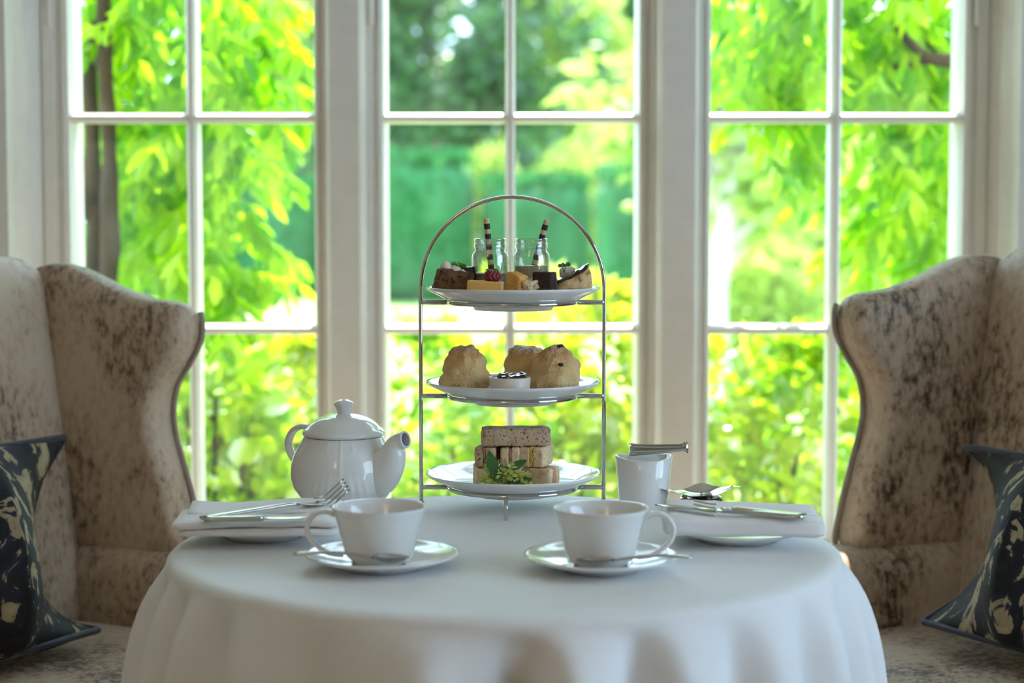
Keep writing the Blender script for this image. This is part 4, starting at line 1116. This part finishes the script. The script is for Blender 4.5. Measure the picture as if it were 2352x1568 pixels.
def put_leaf(me, p, d, parent, sc=1.0):
    o = bpy.data.objects.new('leaf', me); C.objects.link(o); o.parent = parent
    o.location = p; q = Vector(d).to_track_quat('X', 'Z'); e = q.to_euler(); e.rotate_axis('X', random.uniform(-1, 1)); o.rotation_euler = e; o.scale = (sc, sc, sc)

# ---- wisteria climbers: sprays of paired leaflets hanging from stems
def wisteria(label, org, zones, stems, nsolo):
    t = thing('wisteria', label, 'climber', org)
    org = Vector(org)
    for pts, r0, r1 in stems:
        pp = smooth_path([Vector(p)-org for p in pts], 6)
        k = len(pp)
        pp = [p+Vector((0.012*mnoise.noise(p*6), 0.01*mnoise.noise(p*6+Vector((5, 0, 0))), 0)) for p in pp]
        mesh1('stem', lambda b: b.tube(pp, [lerp(r0, r1, i/(k-1))*(1+0.25*mnoise.noise(pp[i]*9)) for i in range(k)], 10), M['bark'], t)
    P, D, L, W = [], [], [], []; solo = 0
    for (u0, u1, v0, v1, y0, y1, count) in zones:
        for i in range(count):
            c = at(random.uniform(u0, u1), random.uniform(v0, v1), random.uniform(y0, y1))
            a = random.uniform(0, 2*PI); d = Vector((math.cos(a), math.sin(a)*0.6, random.uniform(-0.9, 0.1))).normalized()
            p = c.copy(); step = 0.030; n = random.randint(4, 6)
            big = solo < nsolo and random.random() < 0.35 and c.y < y0+(y1-y0)*0.5
            for q in range(n):
                p = p+d*step; d = (d+Vector((0, 0, -0.10))).normalized()
                side = d.cross(Vector((random.uniform(-.3, .3), -0.6, 1))).normalized()
                for s in ((-1, 1) if q < n-1 else (0,)):
                    ld = (d*0.65+side*s*0.8+Vector((0, 0, -0.55))).normalized() if s else (d+Vector((0, 0, -.4)))
                    ll = random.uniform(0.058, 0.090)
                    if big: put_leaf(LEAF_W, p-org, ld, t, ll/0.082); solo += 1
                    else: P.append(p-org); D.append(ld); L.append(ll); W.append(ll*random.uniform(.34, .46))
    leaves_mesh(P, D, L, W, 'foliage', M['wist'], t)
S = lambda u, v, Y: at(u, v, Y)
wl = at(240, 620, 4.15); wl.z = GZ
wisteria('leafy wisteria with two twisted trunks hanging at the window beside the teapot chair', wl,
    [(150, 460, -260, 120, 4.1, 4.9, 110), (270, 480, 60, 640, 4.15, 4.9, 100), (450, 600, -220, 330, 4.1, 4.9, 70), (560, 650, 20, 250, 4.1, 4.8, 16), (170, 300, 300, 700, 4.6, 5.1, 22), (450, 600, 370, 560, 4.1, 4.7, 20), (470, 585, 560, 700, 4.1, 4.5, 9), (120, 420, -700, -200, 4.0, 5.2, 70), (120, 250, -150, 700, 4.45, 5.2, 60)],
    [([wl, (wl.x+0.0, 4.15, 0.4), S(252, 560, 4.15), S(250, 330, 4.15), S(246, 150, 4.13), S(235, -200, 4.1)], 0.026, 0.015),
     ([(wl.x-0.05, 4.2, GZ), S(225, 620, 4.2), S(205, 480, 4.2), S(212, 300, 4.18), S(205, 140, 4.2), S(238, -30, 4.2)], 0.034, 0.009),
     ([S(246, 150, 4.13), S(222, 120, 4.2), S(205, -60, 4.25)], 0.018, 0.010)], 130)
wr = at(2330, 620, 4.3); wr.z = GZ
wisteria('leafy wisteria with thin dark branches at the window beside the sugar pot chair', wr,
    [(1660, 1930, -240, 215, 4.1, 4.9, 92), (1900, 2240, -260, 260, 4.1, 5.0, 120), (1960, 2260, 260, 520, 4.2, 4.9, 62), (1700, 1860, 235, 300, 4.1, 4.5, 8), (2030, 2260, 480, 800, 4.2, 4.9, 48), (1660, 2260, -700, -200, 4.0, 5.2, 90), (1790, 1850, 280, 370, 4.1, 4.4, 3), (2170, 2330, -200, 760, 4.4, 5.2, 60)],
    [([wr, S(2310, 400, 4.3), S(2250, 170, 4.25), S(2130, 130, 4.2), S(2060, 60, 4.2)], 0.035, 0.008),
     ([S(2250, 170, 4.25), S(2160, 140, 4.22), S(2030, 160, 4.2)], 0.012, 0.006), ([S(2310, 400, 4.3), S(2200, 170, 4.3), S(2100, 75, 4.3)], 0.014, 0.006)], 130)

# ---- bushes right outside the panes
def bush(label, uc, vtop, Y, rx, ry, n, mat, leafme, lsize, nsolo, group='garden bushes right outside the windows', spikes=0):
    top = at(uc, vtop, Y); hgt = top.z-GZ
    org = Vector((top.x, Y, GZ)); t = thing('garden_bush', label, 'bush', org, 0, group)
    for k in range(7):
        a = 2*PI*k/7; mesh1('stem', lambda b: b.tube(smooth_path([(0.03*math.cos(a), 0.03*math.sin(a), 0), (rx*.3*math.cos(a), ry*.3*math.sin(a), hgt*.4), (rx*.6*math.cos(a+.3), ry*.6*math.sin(a+.3), hgt*.78)], 4), [0.010]*5+[0.006]*4, 6), M['bark'], t)
    P, D, L, W = [], [], [], []; solo = 0
    cl = [(random.uniform(-1, 1), random.uniform(-1, 1), random.uniform(0.25, 1)) for _ in range(60)]
    k = 0
    n = int(n*0.72)
    while k < n:
        c = random.choice(cl)
        z = min(1.0, c[2]+random.gauss(0, 0.10)); rr = math.sqrt(max(0.02, 1-max(0, (z-0.55)/0.47)**2))
        x = c[0]+random.gauss(0, .16); y = c[1]+random.gauss(0, .16)
        if x*x+y*y > 1 or z < 0.08: continue
        p = Vector((x*rx*rr, y*ry*rr, z*hgt*0.97))
        d = Vector((x+random.gauss(0, .7), y-0.25+random.gauss(0, .7), 0.35+random.gauss(0, .6)))
        ll = lsize*random.uniform(0.6, 1.25)
        if solo < nsolo and y < -0.35 and z > 0.4: put_leaf(leafme, p, d, t, ll/0.085*1.15); solo += 1
        else: P.append(p); D.append(d); L.append(ll); W.append(ll*random.uniform(.5, .72))
        k += 1
    for q in range(spikes):
        x = random.uniform(-.8, .8); p = Vector((x*rx, random.uniform(-.5, .3)*ry, hgt*random.uniform(.86, 0.97)))
        for w_ in range(3): P.append(p); D.append((random.gauss(0, .35), random.gauss(0, .3), 1)); L.append(lsize*1.6); W.append(lsize*.6)
    leaves_mesh(P, D, L, W, 'foliage', mat, t)
bush('dense yellow green bush under the climber trunks outside the window', 360, 720, 4.75, 0.42, 0.40, 1500, M['shrub'], LEAF_S, 0.075, 30)
bush('large leaved green bush reaching up beside the post near the teapot', 505, 640, 4.55, 0.17, 0.22, 650, M['shrub'], LEAF_S, 0.085, 30)
bush('low bright bush below the lawn view near the teapot', 690, 770, 4.9, 0.36, 0.34, 1300, M['shrub2'], LEAF_G, 0.066, 30)
bush('wide bright bush behind the scones outside the middle window', 960, 735, 5.0, 0.36, 0.36, 1500, M['shrub'], LEAF_S, 0.070, 30)
bush('taller bush with upright pointed leaves outside the middle window', 1340, 640, 4.9, 0.34, 0.34, 1700, M['shrub2'], LEAF_G, 0.078, 40, spikes=12)
bush('glossy bush behind the sandwiches outside the middle window', 1160, 800, 4.6, 0.30, 0.26, 1100, M['shrub'], LEAF_S, 0.064, 30)
bush('golden leaved bush outside the window near the sugar pot', 1690, 770, 4.8, 0.34, 0.32, 1500, M['shrub2'], LEAF_G, 0.066, 40, spikes=6)
bush('green bush beside the sugar pot chair outside the window', 1880, 760, 4.7, 0.30, 0.30, 1300, M['shrub'], LEAF_S, 0.072, 30)
bush('dense bush behind the sugar pot chair outside the window', 2130, 690, 5.0, 0.42, 0.36, 1500, M['shrub'], LEAF_S, 0.075, 20)

# ---- clipped hedges across the lawn
def hedge(label, x0, x1, Y, z1, depth, seed):
    org = Vector(((x0+x1)/2, Y, GZ)); H = z1-GZ; w = x1-x0
    t = thing('clipped_hedge', label, 'hedge', org, 0, 'clipped hedges across the lawn')
    mesh1('core', lambda b: b.rbox((w, depth, H), (0, 0, H/2), 0.4, 20, 0.10, 1.2, seed=seed), M['hedgecore'], t)
    n = int(min(9000, 260*w*H/1.5)); P, D, L, W = [], [], [], []
    for k in range(n):
        x = random.uniform(-w/2, w/2); q = random.random()
        if q < 0.6:
            z = random.uniform(0, H); y = -depth/2; nd = Vector((0, -1, 0.1))
            if z > H-0.4: a = (z-H+0.4)/0.4; y += 0.4*(1-math.sqrt(max(0, 1-a*a))); nd = Vector((0, -(1-a), a))
        else: z = H; y = random.uniform(-depth/2+0.3, depth/2-.3); nd = Vector((0, 0, 1))
        P.append((x, y, z)); D.append(nd*0.6+Vector((random.gauss(0, .6), random.gauss(0, .5), random.gauss(0, .6)))); l = random.uniform(.07, .15); L.append(l); W.append(l*.6)
    leaves_mesh(P, D, L, W, 'foliage', M['hedge'], t)
    P, D, L, W = [], [], [], []
    for k in range(int(420*w)):
        x = random.uniform(-w/2+.1, w/2-.1); y = random.uniform(-depth/2+0.05, depth/2-.2)
        z = H-0.02-(0.16 if y < -depth/2+.3 else 0)*random.random()
        P.append((x, y, z)); D.append((random.gauss(0, .35), random.gauss(-.1, .35), 1)); l = random.uniform(.14, .30); L.append(l); W.append(l*.5)
    leaves_mesh(P, D, L, W, 'added_top_leaves', M['hedge'], t)  # upright leaf layer added to imitate the sunlit strip along the hedge top
hedge('tall clipped hedge behind the cake stand', at(770, 400, 32).x, at(1085, 400, 32).x, 32, at(900, 366, 31).z, 2.4, 1)
hedge('lower clipped hedge seen over the bush near the teapot', at(330, 500, 34).x, at(752, 500, 34).x, 34, at(600, 432, 33).z, 2.4, 2)
hedge('clipped hedge beyond the cake stand handle with a rounded top', at(1106, 470, 32).x, at(1350, 470, 32).x, 32, at(1300, 420, 30).z, 2.4, 3)
hedge('clipped hedge block beside the post near the sugar pot', at(1372, 430, 29).x, at(1640, 430, 29).x, 29, at(1400, 402, 28).z, 2.4, 4)

# ---- trees
def tree(label, uc, vtop, vbot, Y, rx, n, mat, lsize, group, seed, trunk=0.22, barkm=None, zlow=0.12):
    R2 = random.Random(seed); top = at(uc, vtop, Y); base = GZ; H = top.z-base
    org = Vector((top.x, Y, base)); t = thing('garden_tree', label, 'tree', org, 0, group)
    tr = smooth_path([(0, 0, 0), (0.1*R2.uniform(-1, 1), 0, H*.35), (0.25*R2.uniform(-1, 1), 0, H*.8)], 5)
    mesh1('trunk', lambda b: b.tube(tr, [lerp(trunk, trunk*.35, i/(len(tr)-1)) for i in range(len(tr))], 10), barkm or M['bark'], t)
    blobs = []
    for k in range(26):
        a = R2.uniform(0, 2*PI); z = R2.uniform(zlow, 0.95); rr = rx*math.sqrt(max(0.05, 1-((z-0.5)/0.55)**2))*R2.uniform(.25, .95)
        c = Vector((rr*math.cos(a), rr*math.sin(a), z*H)); blobs.append((c, rx*R2.uniform(.22, .42)))
        if k < 9: mesh1('branch', lambda b: b.tube([(0, 0, max(0.2, z*H*.7)), c*0.6+Vector((0, 0, z*H*.32)), c], [trunk*.4, trunk*.25, trunk*.08], 6), barkm or M['bark'], t)
    P, D, L, W = [], [], [], []
    for k in range(n):
        c, r = R2.choice(blobs); v = Vector((R2.gauss(0, 1), R2.gauss(0, 1), R2.gauss(0, .8))).normalized()*r*R2.uniform(.45, 1.0)
        P.append(c+v); D.append(v+Vector((0, 0, -r*.3))+Vector((R2.gauss(0, .3), R2.gauss(0, .3), 0))); l = lsize*R2.uniform(.6, 1.3); L.append(l); W.append(l*.65)
    leaves_mesh(P, D, L, W, 'foliage', mat, t)
G = 'trees beyond the hedges'
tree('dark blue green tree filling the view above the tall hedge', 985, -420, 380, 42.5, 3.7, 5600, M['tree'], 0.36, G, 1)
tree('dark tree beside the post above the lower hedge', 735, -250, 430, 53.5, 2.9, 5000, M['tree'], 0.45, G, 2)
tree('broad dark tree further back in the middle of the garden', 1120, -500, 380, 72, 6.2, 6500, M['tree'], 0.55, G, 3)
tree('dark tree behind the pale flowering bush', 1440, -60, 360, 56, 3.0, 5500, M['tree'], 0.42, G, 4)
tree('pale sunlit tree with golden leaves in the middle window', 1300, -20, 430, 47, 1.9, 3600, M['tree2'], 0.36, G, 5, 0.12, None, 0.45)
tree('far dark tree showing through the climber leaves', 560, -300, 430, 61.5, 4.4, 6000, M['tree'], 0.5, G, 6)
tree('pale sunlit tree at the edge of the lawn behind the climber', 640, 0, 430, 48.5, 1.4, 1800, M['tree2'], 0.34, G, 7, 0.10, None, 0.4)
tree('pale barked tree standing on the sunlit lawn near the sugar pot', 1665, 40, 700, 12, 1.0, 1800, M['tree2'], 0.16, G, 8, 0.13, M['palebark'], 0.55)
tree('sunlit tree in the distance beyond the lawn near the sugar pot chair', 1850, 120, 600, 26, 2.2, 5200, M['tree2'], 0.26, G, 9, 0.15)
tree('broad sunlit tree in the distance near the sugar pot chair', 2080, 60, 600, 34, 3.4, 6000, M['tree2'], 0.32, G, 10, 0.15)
# pale flowering bushes in front of the hedges
def far_bush(label, uc, vtop, Y, rx, n, mat, ls, seed):
    R2 = random.Random(seed); top = at(uc, vtop, Y); H = top.z-GZ; org = Vector((top.x, Y, GZ))
    t = thing('rounded_bush', label, 'bush', org, 0, 'pale bushes before the hedges')
    mesh1('stem', lambda b: b.tube([(0, 0, 0), (0, 0, H*.5), (rx*.2, 0, H*.8)], [.05, .04, .02], 8), M['bark'], t)
    P, D, L, W = [], [], [], []
    for k in range(n):
        v = Vector((R2.gauss(0, 1), R2.gauss(0, 1), R2.gauss(0, 1))).normalized(); bump = 1+0.22*mnoise.noise(v*2.6+Vector((seed, 0, 0)))
        p = Vector((v.x*rx*bump, v.y*rx*bump, H*.5+v.z*H*.48*bump)); P.append(p*R2.uniform(.9, 1)); D.append(v+Vector((R2.gauss(0, .5), R2.gauss(0, .5), R2.gauss(0, .5)))); l = ls*R2.uniform(.6, 1.3); L.append(l); W.append(l*.7)
    leaves_mesh(P, D, L, W, 'foliage', mat, t)
far_bush('pale yellow rounded bush beside the tall hedge', 1130, 335, 35.3, 0.55, 1500, M['tree2'], 0.2, 1)
far_bush('pale green rounded bush behind the handle of the cake stand', 1310, 345, 37.2, 1.0, 2400, M['tree2'], 0.22, 2)
far_bush('low pale bush at the foot of the pale barked tree', 1760, 560, 15.5, 0.6, 2200, M['tree2'], 0.12, 3)
far_bush('tall pale shrub on the lawn near the sugar pot chair', 1850, 420, 17, 0.7, 2600, M['tree2'], 0.14, 4)
